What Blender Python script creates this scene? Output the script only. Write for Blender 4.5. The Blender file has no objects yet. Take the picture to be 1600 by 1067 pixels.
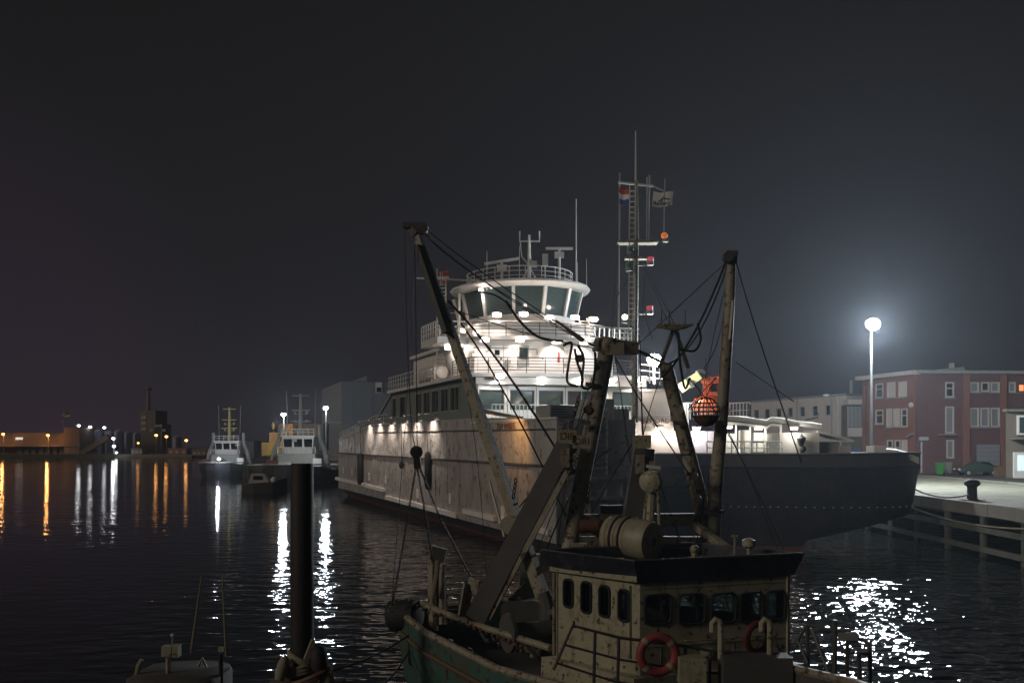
import bpy, math, random
from mathutils import Vector, Matrix
random.seed(7)
R = math.radians
S = bpy.context.scene
COL = S.collection

# ------------------------------------------------------------------ camera, sky, moonlight, exposure
EYE = 6.5; FPX = 1555.6; CX = 800.0; HY = 690.0
cam = bpy.data.cameras.new('camera'); cam.lens = 35; cam.sensor_width = 36; cam.clip_end = 3000
cam.shift_y = (HY - 533.5) / 1600.0
co = bpy.data.objects.new('camera', cam); co.location = (0, 0, EYE); co.rotation_euler = (R(90), 0, 0)
COL.objects.link(co); S.camera = co
W = bpy.data.worlds.new('World'); S.world = W; W.use_nodes = True
nt = W.node_tree; nt.nodes.clear()
wo = nt.nodes.new('ShaderNodeOutputWorld'); bg = nt.nodes.new('ShaderNodeBackground')
tc = nt.nodes.new('ShaderNodeTexCoord'); sx = nt.nodes.new('ShaderNodeSeparateXYZ'); rp = nt.nodes.new('ShaderNodeValToRGB')
nt.links.new(tc.outputs['Generated'], sx.inputs[0]); nt.links.new(sx.outputs['Z'], rp.inputs[0])
e = rp.color_ramp.elements
e[0].position = 0.0; e[0].color = (0.0180, 0.0155, 0.0190, 1)
e[1].position = 0.45; e[1].color = (0.0088, 0.0086, 0.0088, 1)
m_ = e.new(0.16); m_.color = (0.0130, 0.0122, 0.0142, 1)
nz = nt.nodes.new('ShaderNodeTexNoise'); nz.inputs['Scale'].default_value = 1.6; nz.inputs['Detail'].default_value = 3
mr = nt.nodes.new('ShaderNodeMapRange'); mr.inputs['To Min'].default_value = 0.82; mr.inputs['To Max'].default_value = 1.15
nt.links.new(tc.outputs['Generated'], nz.inputs['Vector']); nt.links.new(nz.outputs['Fac'], mr.inputs['Value'])
dt = nt.nodes.new('ShaderNodeVectorMath'); dt.operation = 'DOT_PRODUCT'; dt.inputs[1].default_value = Vector((-0.52, 0.85, 0.05)).normalized()
nt.links.new(tc.outputs['Generated'], dt.inputs[0])
pw_ = nt.nodes.new('ShaderNodeMapRange'); pw_.inputs['From Min'].default_value = 0.955; pw_.inputs['From Max'].default_value = 1.0; pw_.interpolation_type = 'SMOOTHSTEP'
nt.links.new(dt.outputs['Value'], pw_.inputs['Value'])
ad = nt.nodes.new('ShaderNodeMix'); ad.data_type = 'RGBA'; ad.blend_type = 'ADD'; ad.inputs[7].default_value = (0.008, 0.003, 0.0075, 1)
nt.links.new(pw_.outputs['Result'], ad.inputs[0]); nt.links.new(rp.outputs['Color'], ad.inputs[6]); nt.links.new(ad.outputs[2], bg.inputs['Color']); nt.links.new(mr.outputs['Result'], bg.inputs['Strength'])
nt.links.new(bg.outputs[0], wo.inputs['Surface'])
sun = bpy.data.lights.new('town_glow', 'SUN'); sun.energy = 0.58; sun.angle = R(14); sun.color = (1.0, 0.86, 0.72)
so = bpy.data.objects.new('town_glow', sun); COL.objects.link(so)
so.rotation_euler = Vector((0.84, 0.48, -0.42)).to_track_quat('-Z', 'Y').to_euler()
S.view_settings.view_transform = 'Standard'; S.view_settings.look = 'None'
S.view_settings.exposure = 0.0; S.view_settings.gamma = 1.0
S.cycles.use_denoising = True
S.cycles.max_bounces = 5; S.cycles.diffuse_bounces = 2; S.cycles.glossy_bounces = 3
S.cycles.sample_clamp_indirect = 4.0; S.cycles.caustics_reflective = False; S.cycles.caustics_refractive = False
S.cycles.volume_bounces = 0

# ------------------------------------------------------------------ helpers
def P(px, py, Y):
    return Vector(((px - CX) / FPX * Y, Y, EYE - (py - HY) / FPX * Y))
def zat(py, Y): return EYE - (py - HY) / FPX * Y
def hit(px, p0, p1):                       # distance along p0->p1 seen at picture column px
    d = (Vector(p1[:2]) - Vector(p0[:2])).normalized(); k = (px - CX) / FPX
    return (k * p0[1] - p0[0]) / (d.x - k * d.y)
def hitP(px, py, p0, p1):
    u = hit(px, p0, p1); d = (Vector(p1[:2]) - Vector(p0[:2])).normalized()
    q = Vector(p0[:2]) + d * u
    return Vector((q.x, q.y, zat(py, q.y)))

def setin(n, k, v):
    if k in n.inputs: n.inputs[k].default_value = v
MATS = {}
def mat(name, col, rough=0.6, metal=0.0, var=0.15, scale=3.0, bump=0.0, bscale=None, spec=None, stain=None, stain_amt=0.0, stain_scale=0.6, streak=False, coat=0.0, chips=0.0, chip_col=(0.06, 0.035, 0.02), chip_scale=14.0):
    if name in MATS: return MATS[name]
    m = bpy.data.materials.new(name); m.use_nodes = True; t = m.node_tree; b = t.nodes['Principled BSDF']
    L = t.links
    setin(b, 'Roughness', rough); setin(b, 'Metallic', metal)
    if spec is not None: setin(b, 'Specular IOR Level', spec)
    if coat: setin(b, 'Coat Weight', coat)
    g = t.nodes.new('ShaderNodeNewGeometry')
    n = t.nodes.new('ShaderNodeTexNoise'); n.inputs['Scale'].default_value = scale; n.inputs['Detail'].default_value = 6
    L.new(g.outputs['Position'], n.inputs['Vector'])
    mx = t.nodes.new('ShaderNodeMix'); mx.data_type = 'RGBA'
    lo = tuple(max(0, c * (1 - var)) for c in col) + (1,); hi = tuple(min(1, c * (1 + var)) for c in col) + (1,)
    mx.inputs[6].default_value = lo; mx.inputs[7].default_value = hi
    L.new(n.outputs['Fac'], mx.inputs[0])
    out = mx.outputs[2]
    if stain is not None:
        mp = t.nodes.new('ShaderNodeMapping'); mp.inputs['Scale'].default_value = (1, 1, 0.30) if streak else (1, 1, 1)
        L.new(g.outputs['Position'], mp.inputs['Vector'])
        n2 = t.nodes.new('ShaderNodeTexNoise'); n2.inputs['Scale'].default_value = stain_scale; n2.inputs['Detail'].default_value = 8
        n2.inputs['Roughness'].default_value = 0.65
        L.new(mp.outputs[0], n2.inputs['Vector'])
        r2 = t.nodes.new('ShaderNodeMapRange'); r2.inputs['From Min'].default_value = 0.50; r2.inputs['From Max'].default_value = 0.68
        r2.inputs['To Max'].default_value = stain_amt
        L.new(n2.outputs['Fac'], r2.inputs['Value'])
        n4 = t.nodes.new('ShaderNodeTexNoise'); n4.inputs['Scale'].default_value = stain_scale * .33; n4.inputs['Detail'].default_value = 3; L.new(g.outputs['Position'], n4.inputs['Vector'])
        r4 = t.nodes.new('ShaderNodeMapRange'); r4.inputs['From Min'].default_value = 0.40; r4.inputs['From Max'].default_value = 0.58; L.new(n4.outputs['Fac'], r4.inputs['Value'])
        mm4 = t.nodes.new('ShaderNodeMath'); mm4.operation = 'MULTIPLY'; L.new(r2.outputs['Result'], mm4.inputs[0]); L.new(r4.outputs['Result'], mm4.inputs[1])
        m2 = t.nodes.new('ShaderNodeMix'); m2.data_type = 'RGBA'
        L.new(mm4.outputs[0], m2.inputs[0]); L.new(out, m2.inputs[6]); m2.inputs[7].default_value = tuple(stain) + (1,)
        out = m2.outputs[2]
    if chips:
        n5 = t.nodes.new('ShaderNodeTexNoise'); n5.inputs['Scale'].default_value = chip_scale; n5.inputs['Detail'].default_value = 9; n5.inputs['Roughness'].default_value = 0.7; L.new(g.outputs['Position'], n5.inputs['Vector'])
        r5 = t.nodes.new('ShaderNodeMapRange'); r5.inputs['From Min'].default_value = 0.66 - chips * .12; r5.inputs['From Max'].default_value = 0.72 - chips * .12; L.new(n5.outputs['Fac'], r5.inputs['Value'])
        m5 = t.nodes.new('ShaderNodeMix'); m5.data_type = 'RGBA'; L.new(r5.outputs['Result'], m5.inputs[0]); L.new(out, m5.inputs[6]); m5.inputs[7].default_value = tuple(chip_col) + (1,); out = m5.outputs[2]
    L.new(out, b.inputs['Base Color'])
    if bump:
        n3 = t.nodes.new('ShaderNodeTexNoise'); n3.inputs['Scale'].default_value = bscale or scale * 3; n3.inputs['Detail'].default_value = 5
        L.new(g.outputs['Position'], n3.inputs['Vector'])
        bp = t.nodes.new('ShaderNodeBump'); bp.inputs['Strength'].default_value = 0.8; bp.inputs['Distance'].default_value = bump
        L.new(n3.outputs['Fac'], bp.inputs['Height']); L.new(bp.outputs[0], b.inputs['Normal'])
    MATS[name] = m
    return m
def emis(name, col, st):
    if name in MATS: return MATS[name]
    m = bpy.data.materials.new(name); m.use_nodes = True; b = m.node_tree.nodes['Principled BSDF']
    setin(b, 'Base Color', (*col, 1)); setin(b, 'Emission Color', (*col, 1)); setin(b, 'Emission Strength', st)
    MATS[name] = m
    return m

class MB:
    def __init__(s): s.v = []; s.f = []
    def add(s, vs, fs):
        o = len(s.v); s.v += [Vector(v) for v in vs]; s.f += [tuple(i + o for i in f) for f in fs]; return s
    def hexa(s, a):    # 4 bottom, 4 top points
        return s.add(a, [(3, 2, 1, 0), (4, 5, 6, 7), (0, 1, 5, 4), (1, 2, 6, 5), (2, 3, 7, 6), (3, 0, 4, 7)])
    def box(s, c, sz, rz=0.0):
        c = Vector(c); x, y, z = (k / 2 for k in sz); ca, sa = math.cos(rz), math.sin(rz); a = []
        for zz in (-z, z):
            for xx, yy in ((-x, -y), (x, -y), (x, y), (-x, y)):
                a.append(c + Vector((xx * ca - yy * sa, xx * sa + yy * ca, zz)))
        return s.hexa(a)
    def bar(s, p, q, w, h=None, w2=None, h2=None):     # square section bar
        p = Vector(p); q = Vector(q); h = h or w; w2 = w2 or w; h2 = h2 or h
        d = (q - p).normalized(); up = Vector((0, 0, 1)) if abs(d.z) < 0.98 else Vector((0, 1, 0))
        sd = d.cross(up).normalized(); u = sd.cross(d)
        a = [p + sd * i * w / 2 + u * j * h / 2 for i, j in ((-1, -1), (1, -1), (1, 1), (-1, 1))]
        b = [q + sd * i * w2 / 2 + u * j * h2 / 2 for i, j in ((-1, -1), (1, -1), (1, 1), (-1, 1))]
        return s.hexa(a + b)
    def tube(s, pts, r, n=8, closed=False, caps=True):
        pts = [Vector(p) for p in pts]; k = len(pts); rs = r if isinstance(r, (list, tuple)) else [r] * k
        vs = []; prev = None
        for i, p in enumerate(pts):
            if closed: d = pts[(i + 1) % k] - pts[i - 1]
            else: d = pts[min(i + 1, k - 1)] - pts[max(i - 1, 0)]
            d = d.normalized() if d.length > 1e-9 else Vector((0, 0, 1))
            if prev is None:
                up = Vector((0, 0, 1)) if abs(d.z) < 0.95 else Vector((0, 1, 0))
                a = d.cross(up).normalized()
            else:
                a = (prev - d * prev.dot(d)); a = a.normalized() if a.length > 1e-6 else d.orthogonal().normalized()
            prev = a; b = d.cross(a)
            for j in range(n):
                t = 2 * math.pi * j / n; vs.append(p + (a * math.cos(t) + b * math.sin(t)) * rs[i])
        fs = []
        for i in range(k if closed else k - 1):
            i2 = (i + 1) % k
            for j in range(n):
                fs.append((i * n + j, i * n + (j + 1) % n, i2 * n + (j + 1) % n, i2 * n + j))
        if caps and not closed:
            fs.append(tuple(range(n - 1, -1, -1))); fs.append(tuple((k - 1) * n + j for j in range(n)))
        return s.add(vs, fs)
    def lathe(s, c, prof, n=20, axis=(0, 0, 1)):       # prof: (r, h)
        c = Vector(c); ax = Vector(axis).normalized(); a = ax.orthogonal().normalized(); b = ax.cross(a); vs = []
        for r, h in prof:
            for j in range(n):
                t = 2 * math.pi * j / n; vs.append(c + ax * h + (a * math.cos(t) + b * math.sin(t)) * max(r, 1e-4))
        k = len(prof); fs = [(i * n + j, i * n + (j + 1) % n, (i + 1) * n + (j + 1) % n, (i + 1) * n + j) for i in range(k - 1) for j in range(n)]
        fs.append(tuple(range(n - 1, -1, -1))); fs.append(tuple((k - 1) * n + j for j in range(n)))
        return s.add(vs, fs)
    def prism(s, bot, top):                            # two matching loops of points
        k = len(bot)
        return s.add(list(bot) + list(top), [tuple(range(k - 1, -1, -1)), tuple(range(k, 2 * k))] + [(i, (i + 1) % k, k + (i + 1) % k, k + i) for i in range(k)])
    def loft(s, rings, closed=True, caps=False):
        k = len(rings[0]); vs = [v for r in rings for v in r]; fs = []
        for i in range(len(rings) - 1):
            for j in range(k if closed else k - 1):
                j2 = (j + 1) % k; fs.append((i * k + j, i * k + j2, (i + 1) * k + j2, (i + 1) * k + j))
        if caps: fs.append(tuple(range(k - 1, -1, -1))); fs.append(tuple((len(rings) - 1) * k + j for j in range(k)))
        return s.add(vs, fs)
    def ball(s, c, r, n=14, m=8, sq=(1, 1, 1)):
        c = Vector(c); vs = []; fs = []
        for i in range(m + 1):
            a = math.pi * i / m
            for j in range(n):
                t = 2 * math.pi * j / n; vs.append(c + Vector((math.sin(a) * math.cos(t) * sq[0], math.sin(a) * math.sin(t) * sq[1], math.cos(a) * sq[2])) * r)
        for i in range(m):
            for j in range(n): fs.append((i * n + j, (i + 1) * n + j, (i + 1) * n + (j + 1) % n, i * n + (j + 1) % n))
        return s.add(vs, fs)
    def build(s, name, m, parent=None, smooth=False):
        o0 = wloc(parent) if parent else Vector((0, 0, 0))
        me = bpy.data.meshes.new(name); me.from_pydata([tuple(v - o0) for v in s.v], [], s.f); me.update()
        if isinstance(m, str): m = MATS[m]
        me.materials.append(m)
        import bmesh
        bm = bmesh.new(); bm.from_mesh(me); bmesh.ops.remove_doubles(bm, verts=bm.verts, dist=1e-5); bmesh.ops.recalc_face_normals(bm, faces=bm.faces)
        bm.to_mesh(me); bm.free()
        if smooth:
            me.polygons.foreach_set('use_smooth', [True] * len(me.polygons))
            me.set_sharp_from_angle(angle=R(42))
        o = bpy.data.objects.new(name, me); COL.objects.link(o)
        if parent: o.parent = parent
        return o
LOC = {}
def wloc(o):
    v = Vector((0, 0, 0))
    while o is not None: v += o.location; o = o.parent
    return v
def thing(name, label, cat, loc=(0, 0, 0), group=None):
    o = bpy.data.objects.new(name, None); o.empty_display_size = 0.3; COL.objects.link(o); o.location = loc
    return tag(o, label, cat, group)
def tag(o, label=None, cat=None, group=None, kind=None):
    if label: o['label'] = label
    if cat: o['category'] = cat
    if group: o['group'] = group
    if kind: o['kind'] = kind
    return o
def struct(name, mb, m, parent=None, smooth=False):
    return tag(mb.build(name, m, parent, smooth), kind='structure')
def lamp(p, power, col=(1, 0.88, 0.72), r=0.12, parent=None, name='bulb', spot=None):
    l = bpy.data.lights.new(name, 'SPOT' if spot else 'POINT'); l.energy = power; l.color = col; l.shadow_soft_size = r
    o = bpy.data.objects.new(name, l); COL.objects.link(o)
    if parent: o.parent = parent; o.location = Vector(p) - wloc(parent)
    else: o.location = p
    if spot:
        l.spot_size = R(spot[1]); l.spot_blend = 0.6; o.rotation_euler = Vector(spot[0]).to_track_quat('-Z', 'Y').to_euler()
    return o
def text(s, p, size, m, parent, xdir=(1, 0), name='lettering', align='CENTER', ext=0.01, spacing=1.0):
    c = bpy.data.curves.new(name, 'FONT'); c.body = s; c.size = size; c.extrude = ext; c.align_x = align; c.align_y = 'CENTER'; c.space_character = spacing
    c.materials.append(MATS[m] if isinstance(m, str) else m)
    tmp = bpy.data.objects.new(name, c); COL.objects.link(tmp)
    me = bpy.data.meshes.new_from_object(tmp.evaluated_get(bpy.context.evaluated_depsgraph_get())); bpy.data.objects.remove(tmp)
    o = bpy.data.objects.new(name, me); COL.objects.link(o)
    if parent: o.parent = parent
    o.location = Vector(p) - (wloc(parent) if parent else Vector((0, 0, 0)))
    o.rotation_euler = (R(90), 0, math.atan2(xdir[1], xdir[0]))
    return o
def wall(p0, p1, z0, z1, th, wins=()):     # solid wall with openings (u0,u1,w0,w1); its face is on the right of p0->p1
    p0 = Vector(p0[:2]); p1 = Vector(p1[:2]); d = (p1 - p0).normalized(); L = (p1 - p0).length; n = Vector((d.y, -d.x))
    mb = MB()
    def blk(u0, u1, a, b):
        if u1 - u0 < 1e-3 or b - a < 1e-3: return
        q = [p0 + d * u0, p0 + d * u1, p0 + d * u1 - n * th, p0 + d * u0 - n * th]
        mb.hexa([Vector((*k, a)) for k in q] + [Vector((*k, b)) for k in q])
    cols = {}
    for w in wins: cols.setdefault((round(w[0], 3), round(w[1], 3)), []).append((w[2], w[3]))
    u = 0.0
    for (a, b), rows in sorted(cols.items()):
        blk(u, a, z0, z1); z = z0
        for w0, w1 in sorted(rows): blk(a, b, z, w0); z = w1
        blk(a, b, z, z1); u = b
    blk(u, L, z0, z1)
    return mb
def window(parent, p0, p1, w, fm, pm, fw=0.08, proud=0.04, inset=0.06, bars=(), name='window', rows=(), sill=False):
    p0 = Vector(p0[:2]); p1 = Vector(p1[:2]); d = (p1 - p0).normalized(); n = Vector((d.y, -d.x)); u0, u1, a, b = w
    def pt(u, z, k): q = p0 + d * u + n * k; return Vector((q.x, q.y, z))
    def blk(mb, ua, ub, za, zb, k0, k1):
        mb.hexa([pt(ua, za, k1), pt(ub, za, k1), pt(ub, za, k0), pt(ua, za, k0), pt(ua, zb, k1), pt(ub, zb, k1), pt(ub, zb, k0), pt(ua, zb, k0)])
    f = MB()
    blk(f, u0, u0 + fw, a, b, -inset - .02, proud); blk(f, u1 - fw, u1, a, b, -inset - .02, proud)
    blk(f, u0 + fw, u1 - fw, a, a + fw, -inset - .02, proud); blk(f, u0 + fw, u1 - fw, b - fw, b, -inset - .02, proud)
    for k in bars: uu = u0 + (u1 - u0) * k; blk(f, uu - fw * .35, uu + fw * .35, a + fw, b - fw, -inset - .015, proud * .6)
    for k in rows: zz = a + (b - a) * k; blk(f, u0 + fw, u1 - fw, zz - fw * .35, zz + fw * .35, -inset - .01, proud * .5)
    o = f.build(name, fm, parent)
    if sill: b_ = MB(); blk(b_, u0 - .12, u1 + .12, a - .14, a - .01, .0, proud + .16); b_.build('sill', 'concrete', parent)
    g = MB(); blk(g, u0 + fw * .5, u1 - fw * .5, a + fw * .5, b - fw * .5, -inset - .03, -inset); g.build('pane', pm, o)
    return o
def railing(pts, h, r=0.03, rails=3, step=1.5, posts=True, n=5):
    pts = [Vector(p) for p in pts]; mb = MB()
    for k in range(rails):
        mb.tube([p + Vector((0, 0, h * (k + 1) / rails)) for p in pts], r * (1.15 if k == rails - 1 else .8), n)
    if posts:
        L = [0.0]
        for a, b in zip(pts, pts[1:]): L.append(L[-1] + (b - a).length)
        k = max(1, round(L[-1] / step))
        for i in range(k + 1):
            x = L[-1] * i / k
            for j in range(len(pts) - 1):
                if x <= L[j + 1] + 1e-6:
                    t = (x - L[j]) / max(1e-6, L[j + 1] - L[j]); q = pts[j].lerp(pts[j + 1], t); break
            mb.tube([q, q + Vector((0, 0, h))], r, n)
    return mb
def ladder(p, q, w, side, r=0.03, step=0.3):
    p = Vector(p); q = Vector(q); sd = Vector(side).normalized() * w / 2; mb = MB()
    mb.tube([p - sd, q - sd], r, 5); mb.tube([p + sd, q + sd], r, 5); k = int((q - p).length / step)
    for i in range(1, k):
        c = p.lerp(q, i / k); mb.tube([c - sd, c + sd], r * .8, 4)
    return mb
def chain(pts, link=0.075, r=0.012):
    mb = MB(); pts = [Vector(p) for p in pts]; acc = []
    for a, b in zip(pts, pts[1:]):
        k = max(1, int((b - a).length / (link * .78)))
        acc += [(a.lerp(b, (i + .5) / k), (b - a).normalized()) for i in range(k)]
    for i, (c, d) in enumerate(acc):
        a = d.orthogonal().normalized(); b = d.cross(a); sd = a if i % 2 else b
        ring = [c + d * (link / 2 * math.cos(t)) + sd * (link * .3 * math.sin(t)) for t in (j * math.pi / 4 for j in range(8))]
        mb.tube(ring, r, 4, closed=True)
    return mb
def sag(p, q, drop, n=10):
    p = Vector(p); q = Vector(q)
    return [p.lerp(q, i / n) - Vector((0, 0, drop * 4 * (i / n) * (1 - i / n))) for i in range(n + 1)]

# ------------------------------------------------------------------ materials
mat('ferry_white', (0.34, 0.32, 0.30), 0.5, chips=.85, chip_scale=1.6, chip_col=(.12, .09, .07), var=0.30, scale=0.45, bump=0.12, bscale=0.8, stain=(0.15, 0.115, 0.09), stain_amt=0.6, stain_scale=1.5, streak=True)
mat('ferry_upper', (0.42, 0.40, 0.37), 0.45, chips=.8, chip_scale=2.0, chip_col=(.16, .11, .07), var=0.28, scale=0.5, bump=0.45, bscale=0.75, stain=(0.20, 0.15, 0.10), stain_amt=0.75, stain_scale=1.3, streak=True)
mat('seam_dark', (0.10, 0.085, 0.07), 0.7)
mat('house_white', (0.70, 0.69, 0.66), 0.45, var=0.06, scale=1.2, bump=0.01, bscale=1.5, stain=(0.42, 0.36, 0.30), stain_amt=0.35, stain_scale=1.2, streak=True)
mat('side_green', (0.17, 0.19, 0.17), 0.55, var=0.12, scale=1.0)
mat('boot_dark', (0.035, 0.035, 0.042), 0.5, var=0.25, scale=1.3)
mat('boot_red', (0.12, 0.05, 0.045), 0.7, var=0.3, scale=1.2)
mat('black_hull', (0.022, 0.023, 0.028), 0.55, var=0.2, scale=0.6, bump=0.02, bscale=0.8, stain=(0.06, 0.045, 0.038), stain_amt=0.8, stain_scale=0.9, streak=True, chips=.8, chip_scale=1.2, chip_col=(.05, .04, .035))
mat('hull_grey', (0.075, 0.075, 0.078), 0.6, var=0.15, scale=0.8)
mat('grey_steel', (0.28, 0.29, 0.27), 0.55, var=0.2, scale=2)
mat('rail_white', (0.68, 0.67, 0.63), 0.45, var=0.08)
mat('rail_dark', (0.06, 0.06, 0.06), 0.5)
mat('deck_green', (0.08, 0.11, 0.09), 0.7, var=0.2)
mat('glass_dark', (0.012, 0.016, 0.016), 0.08, var=0.1, spec=0.6)
mat('glass_teal', (0.05, 0.075, 0.075), 0.1, var=0.2, spec=0.6)
gm = bpy.data.materials.new('glass_clear'); gm.use_nodes = True; _t = gm.node_tree; _t.nodes.remove(_t.nodes['Principled BSDF'])
_o = _t.nodes['Material Output']; _a = _t.nodes.new('ShaderNodeBsdfTransparent'); _a.inputs[0].default_value = (.62, .70, .70, 1); _b = _t.nodes.new('ShaderNodeBsdfGlossy'); _b.inputs['Roughness'].default_value = .03
_f = _t.nodes.new('ShaderNodeFresnel'); _m = _t.nodes.new('ShaderNodeMixShader'); _t.links.new(_f.outputs[0], _m.inputs[0]); _t.links.new(_a.outputs[0], _m.inputs[1]); _t.links.new(_b.outputs[0], _m.inputs[2]); _t.links.new(_m.outputs[0], _o.inputs['Surface'])
MATS['glass_clear'] = gm
mat('black_rubber', (0.018, 0.018, 0.019), 0.75, var=0.2)
mat('wire', (0.03, 0.03, 0.032), 0.6)
mat('gantry', (0.31, 0.285, 0.21), 0.6, var=0.22, scale=3.5, bump=0.006, bscale=14, stain=(0.16, 0.075, 0.035), stain_amt=0.8, stain_scale=3.0, streak=True, chips=1.0, chip_scale=6)
mat('gantry_dark', (0.085, 0.083, 0.078), 0.65, var=0.3, scale=3, bump=0.006, bscale=12)
mat('cabin_cream', (0.37, 0.355, 0.245), 0.5, var=0.10, scale=2.5, bump=0.004, bscale=7, stain=(0.12, 0.065, 0.03), stain_amt=0.85, stain_scale=4.5, streak=True, chips=.85, chip_scale=7)
mat('raft_cream', (0.34, 0.31, 0.22), 0.5, var=0.15, scale=4, stain=(0.14, 0.11, 0.07), stain_amt=0.7, stain_scale=5)
mat('visor_navy', (0.022, 0.025, 0.040), 0.45, var=0.3, scale=5, stain=(0.10, 0.11, 0.10), stain_amt=0.7, stain_scale=5.0)
mat('hull_teal', (0.055, 0.125, 0.105), 0.55, var=0.2, scale=2, stain=(0.12, 0.07, 0.04), stain_amt=0.8, stain_scale=2.2, streak=True, chips=1.0, chip_scale=4)
mat('wood_brown', (0.13, 0.085, 0.05), 0.75, var=0.3, scale=6, bump=0.01, bscale=18)
mat('rust', (0.13, 0.055, 0.032), 0.85, var=0.35, scale=6, bump=0.008, bscale=25)
mat('orange', (0.80, 0.15, 0.04), 0.45, var=0.12)
mat('maroon', (0.12, 0.025, 0.022), 0.7, var=0.2)
mat('red_faded', (0.27, 0.045, 0.04), 0.6, var=0.2, scale=5)
mat('white_plain', (0.75, 0.74, 0.70), 0.5, var=0.08)
mat('cloth_red', (0.55, 0.08, 0.06), 0.85, var=0.1); mat('cloth_white', (0.86, 0.85, 0.83), 0.85, var=0.06); mat('cloth_blue', (0.06, 0.09, 0.30), 0.85, var=0.1)
mat('brick_red', (0.20, 0.090, 0.070), 0.85, var=0.18, scale=2.2, bump=0.01, bscale=9, stain=(0.16, 0.07, 0.06), stain_amt=0.5, stain_scale=0.35)
mat('brick_shaded', (0.13, 0.066, 0.064), 0.85, var=0.2, scale=2.2, bump=0.01, bscale=9, stain=(0.10, 0.055, 0.06), stain_amt=0.6, stain_scale=0.3)  # red brick again, with the shade of the front put into its colour
mat('render_pale', (0.46, 0.42, 0.39), 0.85, var=0.10, scale=0.8, stain=(0.30, 0.26, 0.24), stain_amt=0.5, stain_scale=0.5, streak=True)
mat('kiosk_beige', (0.20, 0.175, 0.14), 0.85, var=0.15, scale=1.0, stain=(0.11, 0.09, 0.07), stain_amt=0.6, stain_scale=0.8, streak=True)
mat('concrete', (0.21, 0.20, 0.17), 0.85, var=0.2, scale=1.5, bump=0.01, bscale=8, stain=(0.12, 0.13, 0.09), stain_amt=0.6, stain_scale=0.7)
mat('concrete_dark', (0.10, 0.10, 0.08), 0.85, var=0.3, scale=1.2, bump=0.02, bscale=4, stain=(0.03, 0.035, 0.025), stain_amt=0.8, stain_scale=0.8)
mat('paving', (0.20, 0.195, 0.145), 0.85, var=0.45, scale=0.9, bump=0.05, bscale=4, stain=(0.07, 0.07, 0.05), stain_amt=0.8, stain_scale=0.35)
mat('asphalt', (0.07, 0.065, 0.06), 0.9, var=0.2, scale=2)
mat('hall_grey', (0.20, 0.205, 0.22), 0.8, var=0.1, scale=0.3)
mat('brown_far', (0.20, 0.15, 0.12), 0.85, var=0.2, scale=0.4)
mat('far_blue_lit', (0.22, 0.23, 0.33), 0.8, var=0.2, scale=0.3)  # bluish light on the far silos is put into their colour
mat('blue_door', (0.07, 0.09, 0.17), 0.6)
mat('car_green', (0.03, 0.055, 0.045), 0.3, var=0.1, coat=0.5)
mat('bin_green', (0.045, 0.22, 0.05), 0.5, var=0.1)
mat('pile_black', (0.022, 0.020, 0.021), 0.7, var=0.4, scale=4, bump=0.01, bscale=10)
mat('rope_pale', (0.28, 0.25, 0.19), 0.9, var=0.25, scale=12, bump=0.01, bscale=40)
mat('yellow', (0.26, 0.16, 0.04), 0.6, var=0.1); mat('cont_orange', (0.28, 0.13, 0.04), 0.7, var=0.2, scale=0.6)
mat('green_lens', (0.02, 0.20, 0.13), 0.3); mat('tug_yellow', (0.42, 0.36, 0.16), 0.55, var=0.15)
mat('black_text', (0.012, 0.012, 0.013), 0.6)
mat('tarp', (0.72, 0.71, 0.66), 0.7, var=0.08, bump=0.03, bscale=1.2)
emis('lens_warm', (1.0, 0.86, 0.66), 14.0); emis('lens_cool', (0.85, 0.95, 1.0), 60.0); emis('lens_sodium', (1.0, 0.42, 0.10), 8.0)
emis('lens_white', (0.95, 0.97, 1.0), 14.0); emis('lit_window', (1.0, 0.30, 0.12), 1.1); emis('red_lamp', (1.0, 0.10, 0.14), 0.32); emis('orange_lamp', (1.0, 0.25, 0.03), 0.35)
emis('lens_dim', (1.0, 0.8, 0.6), 1.0); emis('screen', (0.55, 0.75, 0.85), 0.10); emis('lit_pale', (0.8, 0.95, 1.0), 0.55)

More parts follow.
